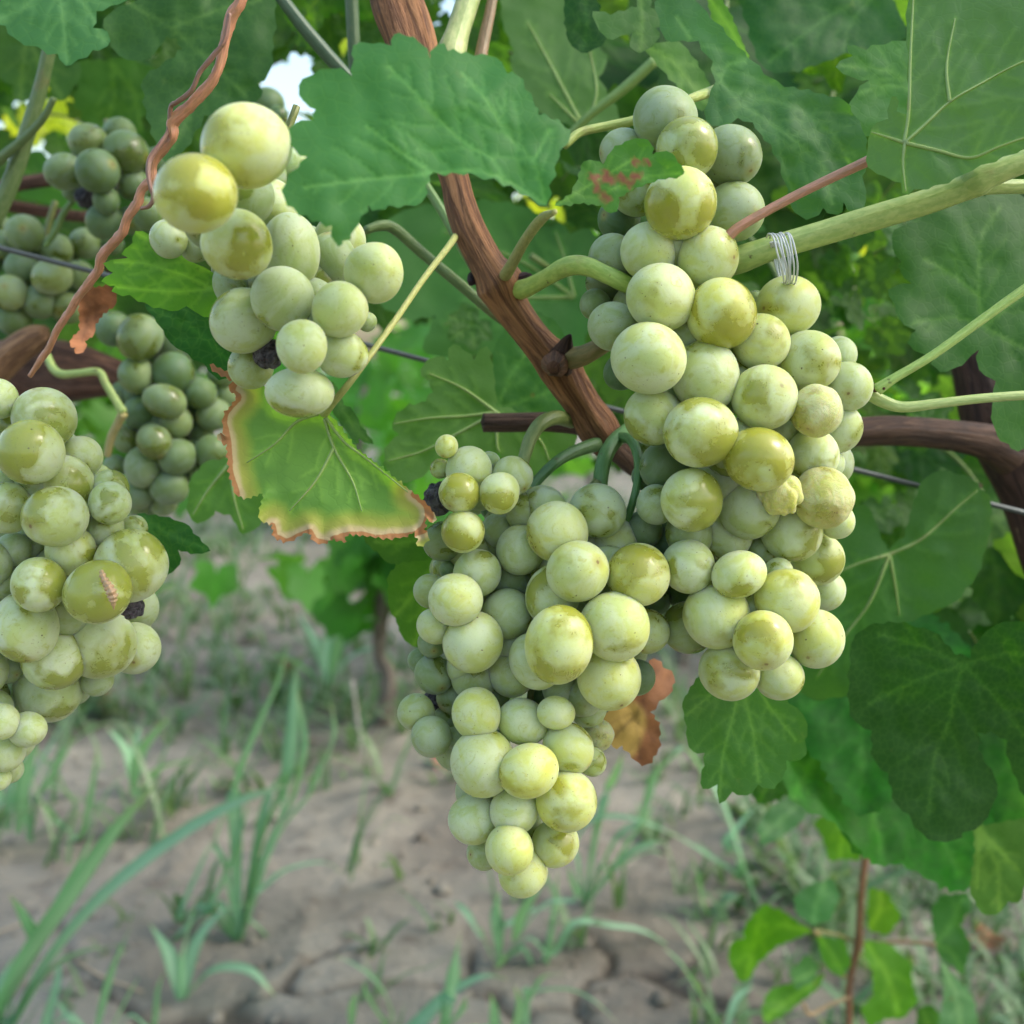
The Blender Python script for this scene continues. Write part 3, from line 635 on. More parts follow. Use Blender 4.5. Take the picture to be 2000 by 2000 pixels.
traced_leaf(vine, C4([(1740, 430), (1600, 440), (1500, 400), (1440, 300), (1330, 260), (1130, 170), (1170, 215), (1260, 255), (1235, 310), (1290, 340), (1250, 390), (1210, 440), (1203, 500), (1218, 560), (1170, 550), (1190, 585), (1225, 600), (1230, 680), (1240, 760), (1270, 870), (1330, 890), (1430, 855), (1400, 960), (1405, 1010), (1470, 1030), (1480, 1100), (1545, 1125), (1600, 1100), (1670, 1060), (1690, 1120), (1740, 1135), (1800, 1105), (1870, 1125)]) +
     C5([(0, 1100), (40, 1120), (90, 1080), (160, 1090), (290, 1105), (380, 1100), (440, 1070), (462, 1110), (455, 1150), (500, 1130), (515, 1100), (490, 1060), (500, 990), (540, 1025), (555, 990), (510, 930), (440, 870), (350, 800), (250, 720), (130, 630), (60, 540), (0, 460)]),
     [C4([(1740, 430), (1800, 620), (1900, 800), (1950, 960)]), C4([(1740, 430), (1850, 580), (1990, 690), (2200, 860)]), C4([(1740, 430), (1600, 480), (1480, 600), (1330, 700)]), C4([(1800, 620), (1700, 800), (1560, 960)])],
     .292, (0.21, 0.28, 0.095), g=(-.06, -.22), cup=.10, wave=.06, step=6, teeth=(15, 4.5), seed=3, under=True, scorch=(edgeS, 68), curl=-.10, label="green leaf with yellow band and scorched brown rim")
traced_leaf(vine, C1([(730, 1245), (715, 1310), (655, 1370), (690, 1390), (555, 1420), (610, 1470), (545, 1515), (620, 1540), (600, 1570), (700, 1590), (780, 1630), (860, 1660), (960, 1675), (1005, 1650), (1050, 1680), (1130, 1710), (1200, 1640), (1290, 1550), (1180, 1490), (1050, 1420), (930, 1350), (830, 1280)]),
     [C1([(1285, 1548), (1130, 1558), (960, 1572), (760, 1560), (600, 1545)]), C1([(1130, 1545), (980, 1480), (780, 1420), (620, 1415)]), C1([(1285, 1545), (1130, 1465), (900, 1345), (740, 1255)])],
     .298, (0.095, 0.19, 0.05), g=(-.25, .35), cup=.1, wave=.05, step=7, teeth=(40, 4), seed=4, label="light green pointed leaf lying over the shaded bunches")
A1 = K(1100, 150, 640); A2 = K(1100, 750, 640); B1 = K(760, 830, 560); B2 = K(740, 1290, 500)
traced_leaf(vine, A1([(-50, 760), (120, 742), (220, 758), (280, 805), (325, 770), (325, 710), (420, 655), (560, 605), (690, 585), (715, 560), (640, 450), (590, 440), (525, 460), (520, 400), (480, 365), (400, 370), (290, 430), (250, 490), (240, 540), (215, 500), (120, 500), (90, 600), (50, 690)]),
     [A1([(-40, 755), (220, 600), (420, 480)]), A1([(220, 700), (420, 600), (690, 570)])], .266, (0.05, 0.135, 0.045), g=(-.15, -.35), cup=-.2, wave=.08, step=6, teeth=(22, 3.5), seed=8,
     mark=([A1([(170, 590), (250, 590), (330, 610), (390, 600), (440, 580)]), A1([(180, 600), (210, 680), (260, 715)]), A1([(370, 600), (400, 640)]), A1([(425, 500), (430, 515)]), A1([(498, 500), (500, 510)]), A1([(250, 560), (245, 610), (300, 600)]), A1([(330, 590), (400, 615)])], 10), label="small torn leaf with red brown wounds over the grapes")
traced_leaf(vine, C3([(-60, 10), (60, -40), (180, 20), (240, 100), (330, 190), (440, 310), (530, 400), (640, 470), (800, 500), (960, 540), (1000, 600), (1060, 700), (1080, 790), (1085, 870), (1060, 950), (1080, 1080), (1040, 1160), (960, 1090), (930, 1160), (850, 1120), (800, 1170), (735, 1170), (680, 1120), (660, 1020), (620, 880), (570, 780), (520, 730), (470, 660), (390, 635), (310, 680), (220, 660), (225, 560), (270, 440), (255, 330), (180, 220), (0, 215)]),
     [C3([(60, 100), (200, 300), (350, 495), (560, 540), (720, 590), (900, 720), (1000, 900)]), C3([(300, 440), (400, 555), (560, 660), (700, 760), (850, 900), (900, 1100)]), C3([(300, 420), (340, 350), (430, 330)])],
     .325, (0.055, 0.125, 0.068), g=(-.1, -.15), cup=.05, wave=.10, step=8, teeth=(38, 5), seed=9, label="large blue green leaf beside the top of the right bunch")
traced_leaf(vine, C3([(1310, 0), (1300, 130), (1310, 300), (1310, 480), (1302, 620), (1245, 600), (1245, 520), (1220, 520), (1200, 640), (1110, 690), (1090, 800), (1090, 900), (1180, 950), (1270, 985), (1275, 1040), (1310, 1050), (1340, 1020), (1450, 1000), (1560, 960), (1700, 890), (1932, 800), (2150, 740), (2250, 300), (2100, -150), (1600, -250), (1310, -100)]),
     [C3([(1290, 770), (1400, 670), (1530, 550), (1700, 450), (1932, 330), (2200, 250)]), C3([(1290, 770), (1460, 810), (1640, 850), (1800, 790), (1960, 735), (2140, 700)]), C3([(1285, 770), (1310, 600), (1320, 300), (1335, 0), (1340, -90)]), C3([(1290, 770), (1200, 740), (1110, 712)]), C3([(1290, 770), (1280, 880), (1295, 1030)]), C3([(1530, 550), (1515, 350), (1560, 100)])],
     .272, (0.050, 0.105, 0.055), g=(-.25, -.15), cup=.06, wave=.06, step=8, teeth=(44, 4), under=True, seed=10, label="pale underside of a large leaf above the green shoot")
traced_leaf(vine, C3([(1450, 200), (1310, 220), (1180, 240), (1080, 270), (975, 245), (1010, 300), (915, 360), (990, 410), (1100, 430), (1030, 500), (990, 600), (1060, 740), (1200, 700), (1450, 650)]), [C3([(1420, 500), (1200, 380), (940, 355)]), C3([(1420, 500), (1200, 460), (1045, 500)])],
     .335, (0.065, 0.135, 0.075), g=(.2, .1), wave=.06, step=8, teeth=(40, 5), seed=11)
traced_leaf(vine, C3([(1530, 1060), (1640, 1040), (1720, 1060), (1790, 1015), (1900, 1040), (1945, 1090), (2050, 1100), (2160, 1500), (2120, 1900)]) + C6([(2100, 500), (1980, 560), (1900, 640), (1850, 600), (1790, 560), (1760, 400), (1780, 260), (1690, 200), (1690, 90), (1650, 120), (1560, 190), (1480, 210), (1430, 130), (1300, 50)]) + C3([(1310, 1840), (1350, 1780), (1260, 1720), (1240, 1650), (1200, 1560), (1330, 1530), (1270, 1470), (1270, 1410), (1225, 1340), (1230, 1240), (1370, 1200), (1390, 1130)]),
     [C3([(1715, 1760), (1690, 1600), (1690, 1400), (1715, 1240), (1800, 1120)]), C3([(1690, 1600), (1560, 1490), (1400, 1400)]), C3([(1715, 1760), (1932, 1590), (2100, 1450)]), C3([(1715, 1760), (1560, 1710), (1340, 1740)]), C3([(1715, 1760), (1860, 1840), (2050, 1950)])],
     .345, (0.034, 0.095, 0.036), g=(.1, -.2), cup=.1, wave=.07, step=8, teeth=(40, 5), seed=12, label="large dark green leaf behind the slanting petiole")
traced_leaf(vine, C9([(90, 200), (150, 100), (180, 60), (300, -80), (500, -80), (640, 100), (660, 200), (740, 260), (765, 350), (750, 400), (760, 480), (700, 515), (650, 510), (640, 580), (600, 640), (570, 665), (500, 640), (440, 700), (360, 680), (290, 745), (280, 640), (200, 665), (190, 610), (210, 540), (210, 470), (150, 465), (120, 420), (115, 330), (100, 260)]),
     [C9([(420, -20), (370, 250), (310, 480), (290, 720)]), C9([(420, -20), (560, 220), (700, 400)]), C9([(420, -20), (250, 150), (120, 260)]), C9([(400, 60), (470, 350), (500, 620)])], .34, (0.046, 0.118, 0.05), g=(0, .1), cup=-.06, wave=.05, step=7, teeth=(26, 3), seed=13, label="mid green toothed leaf hanging below the right bunch")
traced_leaf(vine, C9([(1000, -120), (990, 200), (1020, 300), (1110, 350), (1120, 500), (1200, 580), (1240, 740), (1310, 800), (1380, 900), (1440, 945), (1560, 940), (1600, 900), (1700, 860), (1750, 780), (1790, 640), (1720, 520), (1685, 450), (1680, 360), (1750, 350), (1840, 400), (1855, 520), (1932, 700), (2100, 600), (2200, 200), (2100, -150), (1900, -240), (1780, -220), (1700, -150), (1640, -40), (1560, -60), (1450, -180), (1250, -230), (1100, -220)]),
     [C9([(1605, 0), (1560, 130), (1530, 300), (1450, 500), (1420, 800)]), C9([(1605, 0), (1760, 150), (1932, 380)]), C9([(1605, 0), (1400, 60), (1100, 200)]), C9([(1605, 0), (1400, -100), (1150, -170)]), C9([(1605, 0), (1800, -60), (2050, -60)])],
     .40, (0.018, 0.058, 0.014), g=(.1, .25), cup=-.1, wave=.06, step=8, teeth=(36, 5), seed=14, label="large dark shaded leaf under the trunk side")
traced_leaf(vine, C9([(1660, 870), (1800, 850), (1960, 820), (1960, 1050), (1930, 1200), (1900, 1280), (1850, 1270), (1780, 1345), (1700, 1330), (1640, 1210), (1670, 1000)]), [C9([(1690, 880), (1790, 1080), (1800, 1320)]), C9([(1690, 880), (1900, 1100)]), C9([(1690, 880), (1680, 1200)])], .45, (0.055, 0.13, 0.035), g=(.3, .1), wave=.07, teeth=(26, 3), seed=15)
traced_leaf(vine, C6([(1020, 940), (1080, 930), (1120, 1000), (1160, 1110), (1200, 1170), (1290, 1100), (1330, 950), (1380, 800), (1480, 740), (1640, 780), (1750, 900), (1740, 1100), (1680, 1300), (1560, 1450), (1300, 1560), (1050, 1650), (1000, 1950), (800, 1980), (700, 1900), (720, 1600), (900, 1300), (940, 1100)]),
     [C6([(1205, 1195), (1100, 1450), (960, 1640), (820, 1850)]), C6([(1205, 1195), (1380, 1110), (1560, 950), (1680, 850)]), C6([(1205, 1195), (1050, 1240), (930, 1290)]), C6([(1205, 1195), (1240, 1380), (1260, 1520)])], .43, (0.042, 0.105, 0.025), g=(-.1, .15), wave=.06, step=9, teeth=(32, 4), under=True, seed=16, label="translucent leaf right behind the right bunch")
traced_leaf(vine, C5([(470, 200), (545, 130), (620, 150), (650, 60), (700, 90), (760, 150), (830, 70), (865, 200), (872, 300), (880, 400), (1000, 430), (1200, 440), (1320, 560), (1170, 740), (1060, 840), (980, 760), (900, 650), (760, 640), (640, 690), (520, 740), (450, 790), (370, 810), (290, 740), (280, 680), (300, 600), (360, 550), (320, 490), (380, 410), (500, 370), (540, 320), (520, 260)]),
     [C5([(880, 430), (640, 560), (480, 640), (300, 690)]), C5([(880, 430), (700, 450), (520, 460), (330, 490)]), C5([(880, 430), (700, 300), (520, 220)]), C5([(880, 430), (885, 600), (900, 640)]), C5([(880, 430), (1100, 560), (1180, 720)])], .385, (0.070, 0.155, 0.035), g=(.1, -.1), wave=.06, step=8, teeth=(30, 5), under=True, seed=17, label="thin light green leaf lit from behind below the cane")
traced_leaf(vine, C5([(880, 420), (870, 300), (860, 180), (880, 60), (960, -60), (1080, -120), (1200, -60), (1300, 120), (1330, 300), (1260, 420), (1050, 440)]), [C5([(880, 420), (960, 230), (1080, 60)]), C5([(880, 420), (1100, 340), (1280, 280)])], .40, (0.045, 0.11, 0.05), g=(.2, 0), wave=.06, teeth=(30, 4), seed=18)
traced_leaf(vine, C5([(300, 1310), (360, 1240), (480, 1220), (580, 1215), (620, 1400), (560, 1600), (480, 1690), (430, 1690), (370, 1630), (340, 1540), (310, 1500), (300, 1420)]), [C5([(560, 1240), (430, 1420), (340, 1520)]), C5([(560, 1240), (500, 1500), (440, 1680)])], .37, (0.06, 0.14, 0.035), g=(.2, 0), wave=.05, teeth=(22, 3), seed=19, label="small green leaf edge showing left of the centre bunch")
traced_leaf(vine, C5([(160, 1085), (200, 1150), (240, 1180), (310, 1245), (380, 1235), (430, 1230), (530, 1215), (620, 1080), (440, 1040), (300, 1060)]), [C5([(560, 1090), (400, 1130), (230, 1130)])], .355, (0.05, 0.11, 0.025), wave=.05, teeth=(26, 3), seed=20)
traced_leaf(old_vine, C1([(-150, -200), (300, -300), (720, -200), (690, 0), (600, 30), (520, 60), (500, 150), (580, 170), (580, 250), (500, 270), (470, 310), (420, 320), (355, 355), (310, 290), (230, 270), (200, 250), (100, 220), (30, 140), (-60, 100)]), [C1([(300, -150), (340, 100), (360, 330)]), C1([(300, -150), (480, 60), (560, 220)]), C1([(300, -150), (130, 40), (0, 100)])],
     .262, (0.065, 0.14, 0.085), g=(0, -.35), wave=.06, step=9, teeth=(44, 5), seed=21, label="pale blue green leaf nearest the lens at the top")
traced_leaf(vine, C1([(560, 100), (700, 20), (900, -60), (1250, -120), (1490, -120), (1480, 60), (1470, 200), (1460, 370), (1390, 450), (1410, 520), (1330, 560), (1200, 620), (1100, 620), (1000, 800), (900, 900), (840, 760), (790, 600), (770, 430), (850, 370), (940, 310), (985, 265), (955, 205), (900, 195), (870, 240), (760, 330), (640, 300), (590, 200)]),
     [C1([(700, 20), (920, 150), (1130, 330), (1330, 520)]), C1([(920, 150), (1160, 60), (1400, 0)]), C1([(1130, 330), (1050, 560), (930, 800)])], .385, (0.034, 0.085, 0.042), g=(.1, -.2), wave=.08, step=9, teeth=(40, 5), seed=22, label="big dark leaf behind the orange tendril")
traced_leaf(old_vine, C1([(-60, 120), (60, 150), (200, 250), (310, 300), (360, 370), (430, 330), (430, 420), (395, 470), (350, 540), (300, 530), (270, 460), (200, 480), (160, 540), (90, 540), (80, 460), (0, 420), (-80, 400)]), [C1([(150, 180), (220, 350), (330, 520)]), C1([(150, 180), (120, 380), (110, 520)])], .52, (0.04, 0.10, 0.028), wave=.08, teeth=(30, 4), seed=23)
traced_leaf(old_vine, C1([(430, 330), (560, 330), (640, 310), (760, 340), (850, 380), (780, 440), (800, 560), (760, 640), (780, 740), (640, 700), (530, 690), (440, 640), (440, 600), (400, 560), (420, 480)]), [C1([(600, 340), (620, 520), (560, 690)]), C1([(600, 340), (720, 500), (760, 700)])], .56, (0.05, 0.115, 0.028), wave=.08, teeth=(30, 4), seed=24)
traced_leaf(old_vine, C1([(85, 930), (120, 860), (190, 810), (240, 830), (265, 880), (340, 980), (430, 1010), (470, 1080), (440, 1150), (330, 1120), (200, 1080), (110, 1060)]), [C1([(450, 1090), (280, 990), (130, 920)])], .62, (0.08, 0.17, 0.03), wave=.06, teeth=(26, 3), seed=25)
traced_leaf(vine, C4([(1030, 780), (1020, 850), (1010, 960), (1060, 1030), (1130, 1000), (1160, 960), (1240, 980), (1310, 1085), (1400, 1040), (1440, 880), (1400, 760), (1250, 680), (1120, 690)]), [C4([(1240, 700), (1260, 880), (1310, 1060)]), C4([(1240, 700), (1120, 850), (1040, 980)])], .40, (0.075, 0.16, 0.028), wave=.06, teeth=(26, 3), under=True, seed=26, label="bright green leaf pointing down behind the scorched leaf")
traced_leaf(old_vine, C4([(740, 975), (860, 990), (940, 1010), (1020, 1040), (1040, 1080), (1135, 1175), (1060, 1190), (960, 1170), (970, 1250), (900, 1305), (850, 1250), (800, 1100), (740, 1050)]), [C4([(760, 985), (900, 1080), (1110, 1165)]), C4([(780, 1000), (860, 1150), (900, 1290)])], .335, (0.032, 0.085, 0.045), g=(-.3, .1), wave=.06, teeth=(24, 3), seed=27, label="dark pointed leaf sticking out beside the near left bunch")
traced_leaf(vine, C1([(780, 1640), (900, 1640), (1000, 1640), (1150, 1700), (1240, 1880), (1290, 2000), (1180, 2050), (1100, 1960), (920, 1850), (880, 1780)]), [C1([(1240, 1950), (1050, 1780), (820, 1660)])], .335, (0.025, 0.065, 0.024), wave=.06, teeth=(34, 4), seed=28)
traced_leaf(vine, C5([(0, 260), (60, 390), (110, 420), (150, 500), (220, 600), (140, 570), (130, 600), (80, 540), (30, 470), (-40, 350)]), [C5([(0, 280), (90, 480), (200, 590)])], .36, (0.03, 0.085, 0.035), g=(.5, 0), wave=.06, teeth=(22, 3), seed=29)
traced_leaf(vine, C3([(380, -60), (700, -160), (1100, -120), (1250, 50), (1300, 200), (1180, 240), (1050, 250), (860, 330), (680, 385), (540, 375), (480, 260), (450, 150)]), [C3([(1150, -60), (860, 100), (560, 330)]), C3([(1150, -60), (1000, 120), (960, 260)])], .42, (0.034, 0.09, 0.045), g=(0, -.2), wave=.08, teeth=(40, 5), seed=30)
traced_leaf(vine, C3([(215, -40), (290, -20), (340, 60), (390, 170), (450, 320), (350, 220), (260, 120)]), [C3([(230, -20), (330, 130), (440, 300)])], .37, (0.10, 0.19, 0.035), wave=.05, teeth=(22, 3), seed=31)
traced_leaf(vine, C2([(1670, 250), (1760, 230), (1870, 225), (1932, 300), (2010, 420), (2050, 540), (1990, 600), (1900, 500), (1800, 400), (1730, 320)]), [C2([(1690, 250), (1830, 330), (2000, 540)])], .36, (0.075, 0.155, 0.06), g=(.3, 0), wave=.06, teeth=(30, 4), seed=32)
traced_leaf(vine, C2([(1400, 60), (1500, 80), (1640, 40), (1650, -60), (1700, -40), (1710, 40), (1800, 110), (1740, 150), (1760, 200), (1690, 270), (1630, 275), (1600, 230), (1640, 150), (1560, 190), (1480, 210), (1420, 130)]), [C2([(1660, 0), (1670, 120), (1660, 260)])], .35, (0.055, 0.12, 0.055), g=(.2, -.2), wave=.08, teeth=(26, 4), seed=33)
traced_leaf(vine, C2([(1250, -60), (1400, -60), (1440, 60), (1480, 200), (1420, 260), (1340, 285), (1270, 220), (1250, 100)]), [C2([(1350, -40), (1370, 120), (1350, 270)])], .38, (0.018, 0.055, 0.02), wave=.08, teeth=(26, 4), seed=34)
traced_leaf(vine, C2([(900, -60), (1250, -60), (1260, 100), (1400, 200), (1480, 330), (1430, 420), (1540, 620), (1560, 700), (1350, 690), (1180, 640), (1080, 560), (960, 360), (980, 280), (920, 130)]), [C2([(1350, 690), (1200, 400), (1050, 120)]), C2([(1350, 690), (1420, 500), (1380, 250)]), C2([(1350, 690), (1170, 510)])], .47, (0.065, 0.145, 0.030), g=(.1, -.1), wave=.06, teeth=(36, 5), under=True, seed=35, label="translucent green leaf lit from behind at the top")
traced_leaf(vine, C2([(440, 1120), (640, 1080), (860, 1090), (1000, 1110), (1180, 1180), (1280, 1260), (1390, 1230), (1450, 1400), (1400, 1640), (1340, 1900), (1100, 1960), (900, 1900), (560, 1920), (480, 1880), (560, 1700), (400, 1720), (260, 1640), (160, 1520), (180, 1300), (300, 1180)]), [C2([(1300, 1600), (1000, 1400), (600, 1250)]), C2([(1300, 1600), (900, 1620), (600, 1750)]), C2([(1300, 1600), (1250, 1400), (1200, 1250)])], .52, (0.055, 0.135, 0.024), g=(.1, -.1), wave=.06, step=10, teeth=(38, 5), under=True, seed=36, label="wide translucent leaf behind the cane")

# --- canopy leaves further in, whole leaves, each its own
def canopy():
    rnd = random.Random(99)
    gaps = [(545, 165, 50), (557, 115, 25), (45, 240, 42), (105, 200, 28), (325, 85, 12), (760, 700, 105), (700, 720, 80), (1048, 380, 16), (985, 362, 16), (1635, 478, 15), (1605, 520, 16), (1610, 605, 20), (1680, 590, 14), (1640, 930, 30), (1885, 640, 12), (1720, 715, 18), (835, 3, 14), (1660, 3, 10), (640, 75, 16), (850, 960, 60), (1160, 930, 70), (1870, 1430, 34), (1075, 400, 18)]
    n = 0
    def gap_ok(x, y, rp):
        return all(math.hypot(x - gx * S, y - gy * S) > gr * S + rp for gx, gy, gr in gaps)
    def gapd(x, y): return min(math.hypot(x - gx * S, y - gy * S) - gr * S for gx, gy, gr in gaps)
    def wanted(x, y):
        X, Y = x / S, y / S
        if Y < 600: return True
        if X > 860 and Y < 960: return X > 1150 or Y < 700
        return X > 1560 and Y < (1560 if X > 1700 else 1420)
    cov = {}
    cs = 40
    deep = {vine: [], old_vine: []}
    def leafat(x, y, d, sz, shade=1.0, joined=False):
        loc = P(x, y, d)
        nn = Vector((rnd.gauss(0, .5), -0.75 + rnd.gauss(0, .45), .5 + rnd.gauss(0, .4)))
        if rnd.random() < .3: nn.y = abs(nn.y)
        tip = Vector((rnd.gauss(0, .6), rnd.gauss(0, .3), -1)); g = rnd.random()
        shade *= .62; col = ((0.035 + .045 * g) * shade, (0.095 + .075 * g) * shade, (0.032 + .018 * rnd.random()) * shade)  # leaf green darkened, canopy shade put into the colour
        par = vine if x > 620 else old_vine
        if joined:
            n_ = nn.normalized(); t_ = (tip - n_ * tip.dot(n_)).normalized(); x_ = t_.cross(n_)
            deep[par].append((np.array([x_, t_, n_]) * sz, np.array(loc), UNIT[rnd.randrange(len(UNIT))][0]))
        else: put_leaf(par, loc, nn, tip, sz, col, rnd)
    cells = [(x, y) for x in range(-120, 2160, cs) for y in range(-160, 1500, cs) if wanted(x, y)]
    rnd.shuffle(cells)
    for rounds, (da, db) in enumerate(((.50, .80), (.85, 1.2))):
        cov = {}
        for (x0, y0) in cells:
            if cov.get((x0, y0), 0) >= 1: continue
            gd = gapd(x0, y0)
            if gd < 6: continue
            if rounds == 1 and rnd.random() < .45: continue
            x, y, d = x0 + rnd.uniform(-15, 15), y0 + rnd.uniform(-15, 15), rnd.uniform(da, db) + (.14 if x0 < 620 and y0 > 100 else 0); sz = rnd.uniform(.09, .135)
            rp = sz * .40 * FPX / d; gd = gapd(x, y)
            if gd < rp * 1.45: sz *= max(.2, gd / rp / 1.45); rp = sz * .40 * FPX / d
            leafat(x, y, d, sz, 1.0, rounds == 1 or sz < .026)
            for (x1, y1) in cells:
                if math.hypot(x1 - x, y1 - y) < rp * .80: cov[(x1, y1)] = cov.get((x1, y1), 0) + 1
    for par, lst in deep.items():      # leaves deep in the canopy: joined, past the count of single leaves
        V, F, vn = [], [], []; b = 0; cache = {}
        for Mx, loc, me in lst:
            if me.name not in cache:
                a = np.empty(len(me.vertices) * 3, dtype=np.float32); me.vertices.foreach_get("co", a)
                f = np.empty(len(me.loops), dtype=np.int32); me.loops.foreach_get("vertex_index", f)
                v = np.empty(len(me.vertices), dtype=np.float32); me.attributes["vein"].data.foreach_get("value", v); cache[me.name] = (a.reshape(-1, 3), f, v)
            a, f, v = cache[me.name]; V.append(a @ Mx + loc); F.append(f + b); vn.append(v); b += len(a)
        if not V: continue
        V, F, vn = np.vstack(V), np.concatenate(F), np.concatenate(vn)
        me = bpy.data.meshes.new("inner_foliage"); me.vertices.add(len(V)); me.vertices.foreach_set("co", V.astype(np.float32).ravel())
        me.loops.add(len(F)); me.loops.foreach_set("vertex_index", F.astype(np.int32)); me.polygons.add(len(F) // 3)
        me.polygons.foreach_set("loop_start", np.arange(0, len(F), 3, dtype=np.int32)); me.polygons.foreach_set("use_smooth", np.ones(len(F) // 3, dtype=bool))
        for k_, arr in (("vein", vn), ("scorch", vn * 0), ("mark", vn * 0)):
            at = me.attributes.new(k_, 'FLOAT', 'POINT'); at.data.foreach_set("value", arr)
        me.update(); me.validate()
        o = mesh_obj("inner_foliage", me, M_LEAF, par, (0.036, 0.084, 0.026)); o["kind"] = "stuff"  # same darkened green, painting the inner shade of the canopy
    for k in range(14):  # unseen leaves above the frame, added to shade the canopy below
        d = rnd.uniform(.36, .8); leafat(rnd.uniform(-300, 2300), rnd.uniform(-1100, -330), d, rnd.uniform(.1, .14), .9)
    for x, y, d, sz in ((1600, 1330, .50, .11), (1690, 1400, .52, .11), (1880, 1340, .52, .11), (1800, 1440, .56, .10), (1640, 1240, .49, .11), (1500, 1380, .56, .07)):
        put_leaf(vine, P(x * S, y * S, d), Vector((rnd.gauss(0, .3), -.8, .5)), Vector((rnd.gauss(0, .4), 0, -1)), sz, (.045 + .02 * rnd.random(), .12 + .03 * rnd.random(), .032), rnd)
    for x, y, n_, sp in ((100, 205, 7, 38), (60, 235, 4, 30), (1000, 375, 3, 18), (1070, 398, 4, 18), (1640, 470, 4, 26), (1690, 845, 3, 30), (655, 65, 4, 22)):
        for _ in range(n_):
            d = rnd.uniform(1.3, 2.0)
            o = put_leaf(vine if x > 520 else old_vine, P((x + rnd.gauss(0, sp)) * S, (y + rnd.gauss(0, sp)) * S, d), Vector((rnd.gauss(0, .5), 1, .4 + rnd.gauss(0, .4))), Vector((rnd.gauss(0, .6), 0, -1)), rnd.uniform(.03, .075), (0.42, 0.33, 0.02), rnd, False)
            o["label"] = "yellow autumn leaf lit from behind"
canopy()

# ================================================================== GRAPES
def grape_mesh(seed, amp=.03, kind="plain"):
    import bmesh
    bm = bmesh.new(); bmesh.ops.create_icosphere(bm, subdivisions=4 if kind == "plain" else 5, radius=1.0)
    rs = np.random.RandomState(seed); K1 = rs.normal(0, 1, (6, 3)) * 1.1; ph = rs.uniform(0, 6.28, 6)
    KW = rs.normal(0, 1, (10, 3)); KW /= np.linalg.norm(KW, axis=1)[:, None]
    for v in bm.verts:
        c = np.array(v.co); s = np.sin(K1 @ c + ph).sum() / 6
        r = 1 + amp * s * 1.6
        if kind == "wrinkled":
            q = c + .25 * np.sin(3 * c[[1, 2, 0]] + ph[0]); w = sum(abs(math.sin(3.2 * (KW[i] @ q) + ph[i % 6])) for i in range(4)) / 4; r *= .93 + .10 * w
        elif kind == "shrivelled":
            q = c + .3 * np.sin(3 * c[[1, 2, 0]] + ph[1]); w = sum(abs(math.sin(4.6 * (KW[i] @ q) + ph[i % 6])) for i in range(5)) / 5; r *= .74 + .36 * w
        v.co = v.co * r
    for f in bm.faces: f.smooth = True
    me = bpy.data.meshes.new("grape"); bm.to_mesh(me); bm.free()
    return me
GM = [grape_mesh(s, a) for s, a in ((1, .035), (2, .05), (3, .07), (4, .06), (5, .09), (6, .045), (12, .08))]
for m in GM: m.materials.append(M_GRAPE)
GW = [grape_mesh(s, .03, "wrinkled") for s in (7, 8)]
for m in GW: m.materials.append(M_WRINK)
GS = [grape_mesh(9, .05, "shrivelled")]; GS[0].materials.append(M_WRINK)
GR = [grape_mesh(s, .06, "shrivelled") for s in (10, 11)]
for m in GR: m.materials.append(M_ROT)

